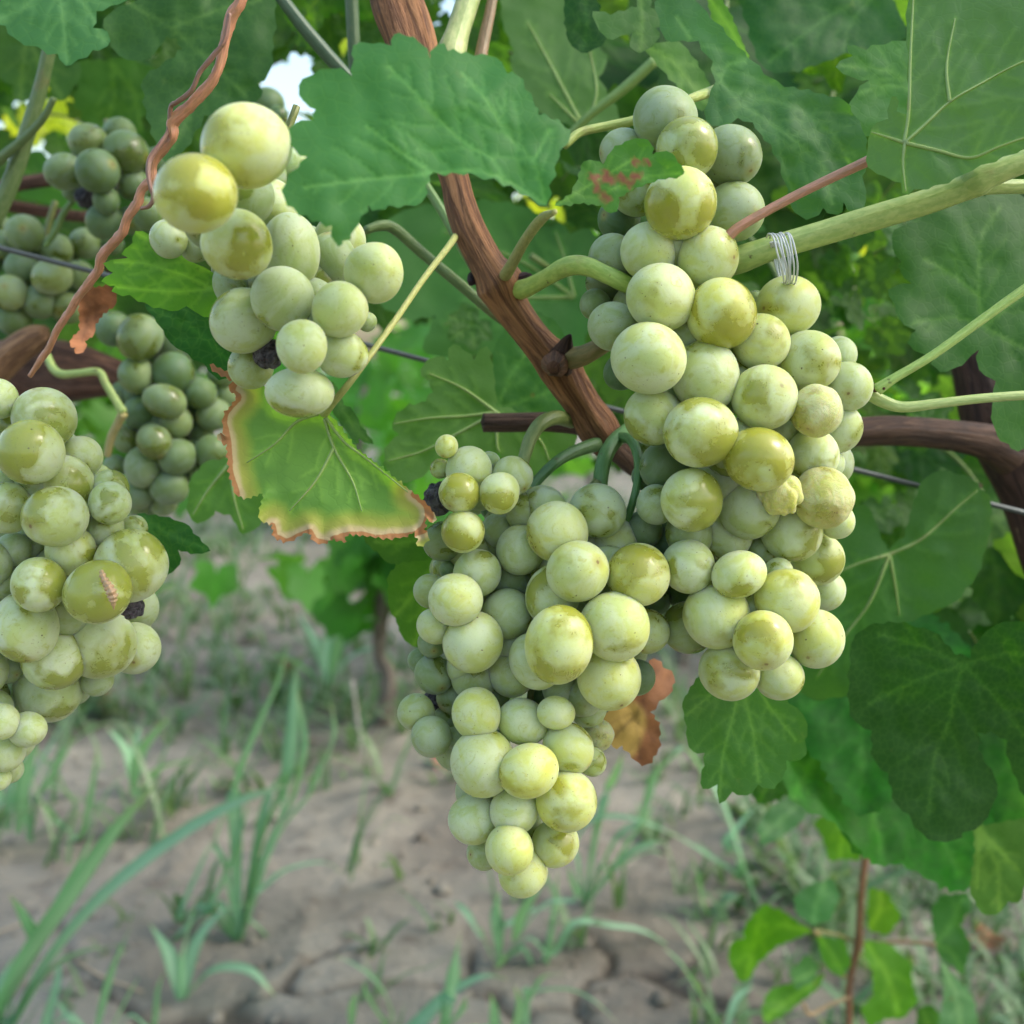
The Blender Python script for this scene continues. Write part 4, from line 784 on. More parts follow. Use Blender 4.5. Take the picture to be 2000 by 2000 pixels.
def bunch(name, label, base, unit, data, colf, rachis, group="grape bunches on the vine", back=0.35, seed=1, name2=False, cap=.06):
    """data: (x, y, r px native, layer, opts). Each grape sits as far forward as its layer and its neighbours allow."""
    rnd = random.Random(seed)
    top = rachis[0]; root = thing(name, label, "grape bunch", P(top[0], top[1], base + .02), group)
    items = sorted([(a, b_, c * 1.055, l, o_) for a, b_, c, l, o_ in data], key=lambda q: q[3]); placed = []
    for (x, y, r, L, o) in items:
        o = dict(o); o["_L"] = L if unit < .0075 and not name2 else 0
        d = base + L * unit
        if not o.get("fix"):
            for _ in range(2):
                for (px, py, pr, pd) in placed:
                    Ri, Rj = r * d / FPX, pr * pd / FPX; dm = (d + pd) / 2
                    dxy = math.hypot(x - px, y - py) * dm / FPX; s = (Ri + Rj) * .88
                    if dxy < s: d = max(d, pd + math.sqrt(s * s - dxy * dxy) * .97)
            d = min(d, base + cap + max(0, L) * unit * .3)
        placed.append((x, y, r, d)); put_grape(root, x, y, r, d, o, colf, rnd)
    dm_ = sorted(p[3] for p in placed)[len(placed) * 2 // 3] + .006
    for (x, y, r, d) in placed:
        if rnd.random() < back:
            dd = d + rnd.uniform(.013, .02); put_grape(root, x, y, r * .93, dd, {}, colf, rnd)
    n_fill = 0
    for i, A_ in enumerate(placed):
        for B_ in placed[i + 1:]:
            dist = math.hypot(A_[0] - B_[0], A_[1] - B_[1])
            if (A_[2] + B_[2]) * .85 < dist < (A_[2] + B_[2]) * 1.35 and n_fill < 34 and rnd.random() < .45:
                mx, my = (A_[0] + B_[0]) / 2, (A_[1] + B_[1]) / 2
                if sum(math.hypot(mx - p[0], my - p[1]) < p[2] * 2.1 for p in placed) < 4: continue
                n_fill += 1; put_grape(root, mx, my, (A_[2] + B_[2]) / 2 * .85, max(A_[3], B_[3]) + .011, {"_L": 3.5}, colf, rnd)  # gap filling grapes, coloured darker to paint the shade between berries
    q = []
    for i, (x, y, w) in enumerate(rachis):
        dd = dm_; v = P(x, y, dd) - root.location; q.append((v.x, v.y, v.z, w * .5 * dd / FPX))
    mesh_obj("rachis", tube_mesh("rachis", q, n=30, seg=8, rough=.06), M_STEM, root, (0.20, 0.22, 0.07))
    for (x, y, r, d) in [p for p in placed if p[3] < dm_ - .004][::2]:
        i = min(range(len(rachis)), key=lambda k: abs(rachis[k][1] - y)); a = P(rachis[i][0], rachis[i][1] - 10, dm_); b = P(x, y - r * .5, d + r * .4 * d / FPX)
        m = (a + b) / 2 + Vector((0, 0, .002))
        if (a - b).length > .028: continue; q = [(*(p - root.location), .0009) for p in (a, m, b)]
        mesh_obj("pedicel", tube_mesh("pedicel", q, n=8, seg=6), M_STEM, root, (0.22, 0.26, 0.08))
    return root
def put_grape(root, x, y, r, d, o, colf, rnd):
    k = o.get("k", "plain"); pool = {"plain": GM, "wr": GW, "sh": GS, "rot": GR}[k]
    g = bpy.data.objects.new("grape", pool[rnd.randrange(len(pool))]); COL.objects.link(g); g.parent = root
    Rm = r * d / FPX; g.location = P(x, y, d) - root.location
    if "rx" in o:
        a = o["rx"]; g.rotation_euler = (math.pi - PITCH, rnd.uniform(-.15, .15) + o.get("rot", 0), 0); g.scale = (Rm * a[0], Rm, Rm * a[1])
    else:
        v = Vector((rnd.gauss(0, .75), -.65 + rnd.gauss(0, .5), -.45 + rnd.gauss(0, .5)))
        g.rotation_mode = 'QUATERNION'; g.rotation_quaternion = v.to_track_quat('Z', 'Y'); e = rnd.uniform(-.02, .075)
        g.scale = (Rm * (1 - e), Rm * (1 - e), Rm * (1 + e))
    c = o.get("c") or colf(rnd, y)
    lv = max(0, o.get("_L", 0)); g.color = (c[0], c[1] * max(.2, 1 - .2 * lv), min(1, c[2] + .09 * lv), 1)  # rear layers less yellow and darker: shade inside the bunch put into the colour
    if k == "sh": g["label"] = "shrivelled pale tan grape"
    if k == "rot": g["label"] = "rotten dark shrunken grape"
    if k == "wr": g["label"] = "wrinkled softening grape"
def conv(k, w, rows):
    s = w[2] / 1932; out = []
    for q in rows: out.append((w[0] + q[0] * s, w[1] + q[1] * s, q[2] * s, q[3], q[4] if len(q) > 4 else {}))
    return out
def rub(v, g=.5, b=0.0): return {"c": (v, g, b)}
TAN = {"k": "wr", "c": (.45, .9, 0)}
bunchA = conv(0, (1100, 150, 640), [(600, 248, 188, 3, rub(.5, .3, .35)), (733, 425, 173, 1, rub(.8, .4, .1)), (990, 460, 172, 3, rub(.6, .35, .4)), (1012, 795, 170, 3, rub(.3, .35, .15)), (685, 750, 200, 0, rub(.7, .75)), (350, 440, 130, 4, rub(.1, .2, .2)), (420, 680, 130, 3, rub(.8, .6, .2)), (330, 840, 120, 5, rub(.2, .1, .7)),
    (510, 1030, 168, 0, rub(.35, .35)), (848, 1066, 180, 1, rub(.3, .7)), (290, 1080, 140, 3, rub(.2, .2, .3)), (578, 1303, 202, -.5, rub(.4, .55)), (932, 1400, 187, 0, rub(.75, .9)), (1328, 1355, 180, 1, rub(.1, .95)), (1165, 1560, 160, 0, rub(.35, .75)), (1445, 1672, 180, 1, rub(.3, .7)), (1625, 1640, 105, 3, rub(.2, .4)), (1680, 1827, 136, 2, rub(.2, .6)),
    (508, 1660, 212, -1, rub(.35, .45)), (838, 1762, 198, .5, rub(.3, .35)), (1185, 1888, 184, 0, rub(.25, .45)), (190, 1345, 95, 4, rub(.1, .1, .3)), (297, 1470, 140, 2, rub(.1, .1, .2)), (345, 1740, 105, 4, rub(.1, .1, .7)), (250, 1220, 110, 4, rub(.3, .4, .3)), (1130, 1330, 75, 5, rub(.2, .6, .2))]) + \
  conv(0, (1100, 750, 640), [(530, 190, 170, 1, rub(.6, .35)), (813, 290, 206, -1, rub(.75, .45)), (1150, 448, 190, -1, rub(.9, .8)), (1493, 158, 148, 0, {"k": "wr", "c": (.3, .6, 0)}), (1620, 262, 138, 2, rub(.15, .35)), (1470, 422, 140, 1, rub(.3, .5)), (1580, 470, 82, 3, rub(.2, .4)), (1315, 270, 90, 3, rub(.3, .3)),
    (1530, 670, 178, .5, {"k": "wr", "c": (.4, .8, 0)}), (1610, 805, 108, 2, rub(.3, .8)), (1280, 650, 124, -.4, {"k": "sh", "c": (.2, 1, 0)}), (757, 685, 178, 0, rub(.6, .35)), (600, 482, 140, 3, rub(.1, .1, .6)), (490, 545, 85, 4, rub(.1, .1, .6)), (548, 712, 112, 2, rub(.3, .2, .2)), (1095, 720, 180, 1.5, rub(.2, .3, .15)), (860, 520, 125, 3, rub(.2, .3, .4)),
    (470, 860, 108, 4, rub(.1, .1, .4)), (635, 920, 115, 4, rub(.2, .2, .6)), (918, 870, 182, 1.5, rub(.25, .2)), (1345, 870, 170, 1.5, rub(.2, .5)), (740, 1075, 150, 1, rub(.55, .4)), (1035, 1122, 146, 0, {"c": (.25, .5, 0), "rx": (1.07, .92), "rot": -.3}), (1170, 985, 90, 3, rub(.2, .3, .2)), (1270, 1112, 84, 1.5, rub(.2, .4)), (1495, 1030, 148, 1.5, rub(.2, .65)), (1545, 1222, 112, 2, rub(.2, .6)),
    (1325, 1275, 180, .5, rub(.35, .9)), (903, 1365, 192, 0, rub(.3, .5)), (1490, 1502, 165, 1, rub(.3, .85)), (1178, 1512, 168, -.5, rub(.55, .9)), (735, 1440, 150, 2, rub(.5, .5, .4)), (978, 1690, 170, 1, rub(.3, .6)), (1275, 1725, 133, 1.5, rub(.35, .8)), (690, 1240, 75, 5, rub(.3, .3, .6)), (1110, 1300, 80, 5, rub(.3, .3, .5)), (1000, 1000, 100, 5, rub(.3, .3, .4)), (1050, 300, 110, 5, rub(.3, .3, .4)), (1250, 500, 120, 5, rub(.3, .3, .3))])
ridge = lambda pts: [(x * S, y * S, w * S) for x, y, w in pts]
bunch("grape_bunch", "largest ripe yellow green grape bunch, hanging right of the cane from a bent green stalk", .29, .006, bunchA, lambda r, y: (r.uniform(.2, .6), r.uniform(.3, .7), .1), ridge([(1190, 540, 26), (1240, 430, 18), (1290, 560, 20), (1330, 750, 18), (1370, 950, 14), (1390, 1150, 10), (1380, 1230, 6)]), seed=11)
bunchB = conv(0, (760, 830, 560), [(388, 143, 77, 1, rub(.5, 1)), (345, 292, 66, 2, rub(.6, .9, .1)), (540, 305, 158, 1, rub(.2, .3, .1)), (680, 245, 70, 3, rub(.2, .2, .3)), (833, 342, 132, 1.5, rub(.2, .4, .15)), (473, 457, 134, 0, rub(.75, .6)), (744, 462, 136, 0, rub(.45, .5)), (335, 500, 104, 2, {"k": "rot", "c": (.05, .05, .08)}), (497, 718, 142, 0, rub(.7, .6)), (765, 722, 136, 2, rub(.2, .2, .3)), (885, 845, 162, 1, rub(.25, .3, .2)), (1030, 585, 158, 2, rub(.2, .2, .3)),
    (1132, 720, 203, -.5, rub(.25, .7)), (1405, 580, 184, 1, rub(.2, .3, .15)), (1505, 800, 168, 1, rub(.25, .4)), (1274, 983, 204, -1, rub(.3, .6)), (1676, 1008, 208, -.5, rub(.45, .8)), (1100, 1150, 186, .5, rub(.3, .4)), (1521, 1355, 212, -1, rub(.2, .6)), (1141, 1488, 236, -2, rub(.75, .75)), (1485, 1710, 206, -.5, rub(.45, .75)), (1735, 1390, 148, 1.5, rub(.5, .6, .1)), (1670, 1700, 116, 3, rub(.2, .3, .6)),
    (590, 1000, 155, 1, rub(.25, .3, .25)), (820, 1030, 150, 2.5, rub(.2, .2, .5)), (450, 1180, 165, 0, rub(.2, .5)), (280, 1120, 112, 2, rub(.3, .5, .3)), (312, 1355, 124, 1, rub(.25, .5)), (565, 1465, 186, 0, rub(.45, .5)), (790, 1277, 166, 1, rub(.3, .3, .3)), (400, 975, 58, 3, rub(.2, .2, .6)), (360, 785, 130, 2.5, rub(.3, .4, .5)), (290, 1470, 98, 3, rub(.2, .3, .5)), (300, 1680, 128, 2, rub(.2, .2, .5)), (222, 1595, 92, 3, rub(.2, .2, .5)), (545, 1628, 155, 1.5, rub(.3, .4, .2)), (835, 1655, 165, 1, rub(.3, .4, .25)), (985, 1590, 176, .5, rub(.2, .4, .1)), (1170, 1780, 130, 2, rub(.2, .3, .3)), (700, 1800, 118, 3, rub(.2, .2, .5)), (440, 1825, 118, 2, rub(.2, .2, .45)), (1050, 905, 125, 3, rub(.2, .3, .5)), (700, 560, 80, 5, rub(.2, .2, .7)), (640, 1180, 100, 5, rub(.2, .2, .7)), (1400, 1120, 110, 4, rub(.2, .2, .6)), (1790, 1170, 110, 4, rub(.2, .3, .6)), (1320, 1850, 110, 3, rub(.2, .3, .4))]) + \
  conv(0, (740, 1290, 500), [(737, 400, 184, 0, rub(.1, .65)), (1087, 460, 178, .5, rub(.15, .35)), (1335, 394, 136, 0, {"c": (.15, .6, 0), "rx": (1.02, .9), "rot": .1}), (1580, 370, 130, 2, rub(.2, .3, .2)), (1425, 668, 188, .5, rub(.3, .6)), (1655, 560, 116, 2, {"k": "wr", "c": (.2, .5, 0)}), (1610, 765, 105, 2, rub(.1, .4)), (784, 770, 222, -.5, {"c": (.2, .55, 0), "rx": (.97, 1.07), "rot": .1}), (1132, 828, 206, -1, rub(.3, .95)), (1413, 1060, 217, 0, rub(.35, .8)), (720, 1197, 175, .5, rub(.15, .35)), (1017, 1130, 178, -.3, rub(.15, .4)), (985, 1427, 180, -.5, rub(.1, .9)), (1330, 1382, 174, 1, rub(.3, .8)), (790, 1452, 124, 2, rub(.1, .4, .2)), (1085, 1598, 182, .5, rub(.15, .85)), (280, 390, 136, 2, rub(.15, .8, .2)), (395, 575, 150, 1.5, rub(.2, .3, .35)), (395, 305, 74, 2.5, {"k": "rot", "c": (.03, .03, .04)}), (492, 455, 95, 2.5, rub(.2, .2, .4)), (590, 595, 88, 2, rub(.2, .3, .4)), (900, 620, 90, 5, rub(.2, .3, .6)), (1230, 260, 90, 4, rub(.2, .2, .7))])
bunch("grape_bunch", "long tapering yellow green grape bunch hanging below the cane, the lowest of all", .295, .006, bunchB, lambda r, y: (r.uniform(.2, .5), r.uniform(.3, .7), .15), ridge([(1130, 910, 24), (1090, 960, 18), (1050, 1080, 16), (1010, 1250, 14), (990, 1400, 11), (970, 1560, 8), (985, 1640, 5)]), seed=12)
bunchC = conv(0, (280, 180, 540), [(718, 380, 288, 0, rub(.5, .75)), (362, 705, 272, -1, rub(.75, .85)), (657, 1062, 228, 3, {"c": (.65, .55, 0), "rx": (1.02, 1.0)}), (882, 808, 178, 7.5, rub(.35, .4, .1)), (1030, 1112, 216, 7, {"c": (.2, .2, .3), "rx": (.9, 1.18), "rot": .1}), (975, 1448, 213, 6, rub(.1, .15, .25)), (700, 1600, 222, 6, rub(.2, .3, .15)), (1375, 1517, 190, 5, rub(.25, .45)), (1105, 1780, 176, 4, rub(.15, .4)), (1612, 1268, 214, 5, rub(.45, .45)), (1372, 1042, 176, 10, rub(.3, .35, .2)), (1050, 500, 120, 11, rub(.1, .1, .1)), (180, 1025, 128, 9, rub(.5, .3, .35)), (372, 1075, 112, 10, rub(.3, .3, .5)), (590, 1245, 110, 12, rub(.2, .3, .5)), (1388, 1835, 164, 6, rub(.3, .3, .1)), (870, 1830, 105, 6, {"k": "rot", "c": (.28, .12, .08)})]) + \
  conv(0, (400, 400, 440), [(392, 1385, 184, 8, rub(.3, .3, .35)), (812, 1618, 238, 6, {"c": (.35, .25, .1), "rx": (1.18, .85)}), (1395, 1005, 80, 11, rub(.2, .2, .5)), (960, 640, 80, 14, rub(.2, .2, .7)), (900, 300, 110, 14, rub(.2, .2, .6)), (300, 620, 90, 14, rub(.2, .2, .6))])
bunch("grape_bunch", "loose grape bunch with two big yellow grapes on top and one rotten grape", .228, .006, bunchC, lambda r, y: (r.uniform(.2, .5), .3, .3), ridge([(560, 200, 14), (520, 330, 14), (560, 450, 14), (590, 580, 12), (580, 680, 8)]), seed=13, back=.2, cap=.09, name2=True)
bunchD = conv(0, (0, 730, 400), [(-25, 240, 175, 1, rub(.4, .2, .1)), (405, 418, 280, .5, rub(.6, .15, .12)), (290, 735, 292, -.5, rub(.65, .3, .05)), (765, 780, 195, 1, rub(.45, .3, .05)), (612, 1045, 264, 0, rub(.6, .2, .05)), (525, 1340, 290, -.3, rub(.6, .25, .1)), (75, 1262, 236, .5, rub(.55, .35, .05)), (1035, 1220, 192, 1, rub(.4, .1)), (1030, 1085, 162, 2, rub(.6, .2, .1)), (1000, 1480, 188, 1.5, rub(.3, .1, .05)), (1268, 1460, 122, 2, rub(.5, .2, .1)), (668, 1668, 226, 0, rub(.65, .5)), (-20, 1010, 145, 1, rub(.3, .1, .1)), (130, 1660, 150, 2, rub(.05, 0, .1)), (30, 510, 115, 2.5, rub(0, 0, .15)), (270, 1065, 95, 3, rub(.1, .1, .5)), (300, 1590, 155, 2.5, rub(.2, .1, .2))]) + \
  conv(0, (0, 1050, 500), [(985, 214, 264, .3, rub(.65, .3)), (294, 355, 206, -.5, rub(.7, .35)), (738, 407, 240, -.7, rub(.75, .3)), (995, 522, 90, 2, {"k": "rot", "c": (.22, .05, .06)}), (192, 670, 245, 0, rub(.45, .3)), (407, 915, 226, 0, rub(.5, .15)), (755, 805, 242, 0, rub(.5, .2)), (1010, 832, 196, 1, rub(.5, .2, .05)), (735, 1080, 118, 2.5, rub(.05, .1, .2)), (370, 1118, 246, 1.5, rub(.25, .1, .05)), (10, 1388, 128, 1, rub(.1, .3)), (205, 1445, 135, 1.5, rub(.15, .3)), (40, 1620, 142, 1.5, rub(.1, .4)), (-15, 1820, 88, 1.5, rub(.1, .3)), (120, 1250, 150, 2.5, rub(.1, .1, .1)), (270, 1325, 100, 3, rub(.1, .1, .2)), (115, 1535, 135, 2.5, rub(.1, .2, .1)), (-60, 1300, 150, 2, rub(.2, .1, .1)), (-60, 1690, 140, 2, rub(.2, .1, .1)), (70, 1750, 100, 2.5, rub(.2, .2, .1)), (560, 1130, 130, 3, rub(.2, .1, .2)), (20, 1140, 118, 3, rub(.1, .1, .4)), (50, 980, 118, 2.5, rub(.2, .1, .3)), (30, 330, 145, 2, rub(.1, 0, .1)), (480, 620, 90, 5, rub(.2, .2, .8)), (-200, 600, 220, 1, rub(.4, .2)), (-180, 1000, 220, 1, rub(.4, .2)), (-150, 200, 200, 1, rub(.4, .2))])
bunch("grape_bunch", "plump dusty pale green grape bunch with olive rubbed patches, cut by the picture edge", .288, .006, bunchD, lambda r, y: (r.uniform(.3, .6), .2, .1), ridge([(70, 800, 12), (80, 850, 16), (100, 1000, 16), (90, 1200, 14), (40, 1380, 8), (10, 1480, 5)]), seed=14)
HG = lambda r, y: (r.uniform(.05, .4), r.uniform(.1, .4), r.uniform(.75, 1.0))  # dark green skin with shade painted in, for the bunches further back
def shaded(rows): return [(x, y, r, L, o if o else {}) for x, y, r, L, o in rows]
bunchE = conv(0, (0, 200, 500), [(488, 520, 138, 1), (735, 520, 152, 0), (668, 312, 140, 1.5), (955, 380, 158, 1.2), (905, 235, 118, 2.5), (1000, 612, 122, 1.6), (800, 745, 98, 1), (790, 900, 125, 2), (1115, 840, 122, 1.2), (650, 720, 80, 3, {"k": "rot", "c": (.02, .03, .03)}), (1160, 450, 105, 2.5), (985, 890, 105, 3), (560, 660, 90, 3)])
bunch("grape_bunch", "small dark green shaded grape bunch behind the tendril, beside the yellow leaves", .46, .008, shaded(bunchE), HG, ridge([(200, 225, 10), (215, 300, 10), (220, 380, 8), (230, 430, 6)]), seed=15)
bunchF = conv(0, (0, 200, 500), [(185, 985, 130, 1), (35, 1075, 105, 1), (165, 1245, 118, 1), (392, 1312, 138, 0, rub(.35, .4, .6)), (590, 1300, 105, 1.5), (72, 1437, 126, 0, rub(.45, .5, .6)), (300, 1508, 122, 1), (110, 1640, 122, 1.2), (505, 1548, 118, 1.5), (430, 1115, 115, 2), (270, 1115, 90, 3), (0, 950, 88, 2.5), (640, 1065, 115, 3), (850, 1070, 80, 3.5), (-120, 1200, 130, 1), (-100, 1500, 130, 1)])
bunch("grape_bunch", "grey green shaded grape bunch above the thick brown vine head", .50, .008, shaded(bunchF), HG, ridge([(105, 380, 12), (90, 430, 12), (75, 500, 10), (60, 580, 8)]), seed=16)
bunchG = conv(0, (180, 580, 579.6), [])
gs = [(400, 340, 176, 0, rub(.5, .4, .8)), (185, 272, 145, 1.5, {}), (370, 660, 152, .5, rub(.35, .5, .8)), (685, 638, 168, .3, rub(.5, .3, 1)), (608, 875, 150, 0, {"c": (.6, .5, .8), "rx": (1.08, .88), "rot": .15}), (905, 805, 130, 1.5, {}), (412, 968, 140, 1, {}), (690, 1042, 142, 1, {}), (262, 805, 98, 2.5, {}), (520, 1212, 146, 0, rub(.55, .5, .8)), (285, 1190, 112, 1.5, rub(.4, .3, .7)), (720, 1342, 150, .5, {}), (1000, 1300, 138, 1.5, {}), (422, 1432, 154, .2, rub(.05, .1, .7)), (195, 1420, 95, 2, {}), (385, 1638, 140, 1, rub(.05, .1, .8)), (650, 1598, 150, .8, rub(.05, .1, .8)), (895, 1470, 118, 1.8, {}), (605, 1735, 105, 2, {}), (1010, 985, 138, 2, {}), (905, 1125, 105, 3, {}), (720, 385, 165, 1, rub(.1, .2, .8)), (1090, 640, 110, 2.5, {}), (1110, 830, 108, 3, {}), (380, 1760, 85, 2.5, {}), (560, 520, 110, 4, {}), (540, 1060, 90, 4, {}), (800, 1200, 90, 4, {})]
bunchG = [(180 + x * .2329, 580 + y * .2329, r * .2329, L, o) for x, y, r, L, o in gs]
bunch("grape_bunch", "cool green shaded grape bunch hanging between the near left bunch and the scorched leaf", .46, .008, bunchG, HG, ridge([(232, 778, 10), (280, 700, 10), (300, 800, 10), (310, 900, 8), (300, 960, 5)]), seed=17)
bunchH = conv(0, (0, 0, 700), [(1440, 565, 85, 1), (1500, 620, 50, 0), (1380, 640, 80, 1), (1540, 690, 45, 1), (1460, 720, 70, 1)])
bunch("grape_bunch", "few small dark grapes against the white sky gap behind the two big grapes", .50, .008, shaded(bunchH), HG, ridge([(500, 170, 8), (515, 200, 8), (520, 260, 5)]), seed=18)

# bunch stalks (parts of their bunch by name, modelled from cane to rachis)
bun = {o["label"][:12]: o for o in bpy.data.objects if o.name.startswith("grape_bunch")}
def stalk(key, pts, ds, color):
    b = next(o for k, o in bun.items() if k.startswith(key)); q = []
    for x, y, w, d in zipd([(x * S, y * S, w * S) for x, y, w in pts], ds):
        v = P(x, y, d) - b.location; q.append((v.x, v.y, v.z, w * .5 * d / FPX))
    mesh_obj("peduncle", tube_mesh("peduncle", q, n=50, seg=14, rough=.03, seed=len(pts)), M_STEM, b, color)
stalk("largest", [(978, 548, 38), (1000, 540, 34), (1030, 524, 32), (1060, 507, 36), (1085, 500, 38), (1110, 503, 36), (1140, 515, 34), (1170, 530, 34), (1200, 545, 32), (1230, 565, 28)], [.335, .318, .306, .302, .308], (0.42, 0.55, 0.13))
stalk("largest", [(1060, 678, 46), (1095, 672, 40), (1130, 655, 34), (1170, 630, 30)], [.338, .33, .33], (0.26, 0.20, 0.08))
stalk("long taper", [(1185, 812, 30), (1162, 830, 30), (1145, 855, 30), (1136, 885, 29), (1132, 920, 28), (1130, 960, 24)], [.345, .325, .32, .32], (0.10, 0.22, 0.065))
stalk("long taper", [(1165, 825, 22), (1190, 830, 20), (1203, 860, 18), (1204, 900, 16), (1196, 940, 15), (1182, 985, 14), (1175, 1010, 12)], [.335, .315, .31, .315], (0.10, 0.22, 0.065))
stalk("long taper", [(1125, 838, 28), (1085, 852, 24), (1050, 872, 21), (1020, 900, 20), (995, 930, 20)], [.345, .325, .32], (0.07, 0.16, 0.05))
stalk("long taper", [(1078, 795, 26), (1050, 788, 28), (1022, 798, 28), (1002, 825, 26), (990, 860, 24), (980, 900, 20)], [.35, .335, .33, .325], (0.19, 0.24, 0.075))
stalk("cool green", [(88, 668, 14), (100, 695, 16), (118, 706, 16), (150, 704, 14), (186, 702, 15), (200, 725, 15), (218, 755, 15), (232, 778, 18)], [.46, .45, .45], (0.33, 0.42, 0.13))
stalk("cool green", [(232, 780, 18), (222, 800, 16), (210, 825, 16), (202, 860, 14)], [.45, .46], (0.40, 0.33, 0.14))
stalk("grey green", [(140, 375, 10), (118, 405, 12), (105, 435, 13), (85, 465, 12)], [.5, .5], (0.14, 0.22, 0.06))

# husk stuck on one grape
hk = [(x * 500 / 1932, 1050 + y * 500 / 1932, w * 500 / 1932) for x, y, w in ((765, 250, 26), (775, 285, 44), (795, 330, 52), (815, 365, 60), (835, 400, 72), (850, 440, 70), (855, 480, 50), (858, 520, 20), (860, 545, 6))]
q = []
for i, (x, y, w) in enumerate(hk):
    d = .2735 + .0008 * abs(i - 4) ** 1.3 * .6; v = P(x, y, d); q.append((v.x, v.y, v.z, w * .5 * d / FPX))
cc = catmull(q, 64); cc[:, 3] *= 1 + .22 * np.sin(np.arange(len(cc)) * 2 * math.pi / 6.4)
hko = mesh_obj("husk", tube_mesh("husk", cc, n=len(cc) * 2, seg=10), M_STEM, None, (0.50, 0.32, 0.19))
tag(hko, "tiny tan segmented husk stuck on an olive grape of the dusty bunch", "husk")

# ================================================================== YOUNG VINE lower right
yv = thing("young_vine", "young vine shoot with thin red brown stem and bright green leaves standing over the weeds", "vine shoot", P(1657, 2000, .85))
yv.location.z = 0
def ytube(name, pts, ds, color, mat=M_STEM):
    q = []
    for x, y, w, d in zipd(C9(pts), ds):
        w *= 700 / 1932; v = P(x, y, d) - yv.location; q.append((v.x, v.y, v.z, w * .5 * d / FPX))
    mesh_obj(name, tube_mesh(name, q, n=40, seg=10, rough=.05), mat, yv, color)
ytube("stem", [(1082, 975, 34), (1072, 1080, 38), (1052, 1250, 38), (1044, 1400, 36), (1040, 1490, 46), (1015, 1600, 36), (990, 1720, 34), (985, 1790, 42), (990, 1932, 34), (1000, 2500, 36), (1010, 3640, 40)], [.82, .83, .84, .85, .85], (0.24, 0.11, 0.06))
for i, (pts, c) in enumerate((([(1050, 1010, 20), (1000, 880, 22), (960, 790, 22), (925, 715, 22)], (0.34, 0.26, 0.12)), ([(1045, 1500, 20), (1150, 1495, 20), (1300, 1490, 18), (1455, 1503, 18)], (0.30, 0.17, 0.10)), ([(1035, 1490, 18), (920, 1450, 18), (790, 1428, 20)], (0.22, 0.20, 0.07)), ([(965, 1680, 22), (900, 1570, 22), (850, 1480, 22), (800, 1430, 22)], (0.36, 0.26, 0.12)), ([(985, 1790, 20), (880, 1830, 20), (780, 1880, 22), (740, 1820, 18)], (0.36, 0.24, 0.13)))):
    ytube("petiole", pts, [.84, .83, .82], c)
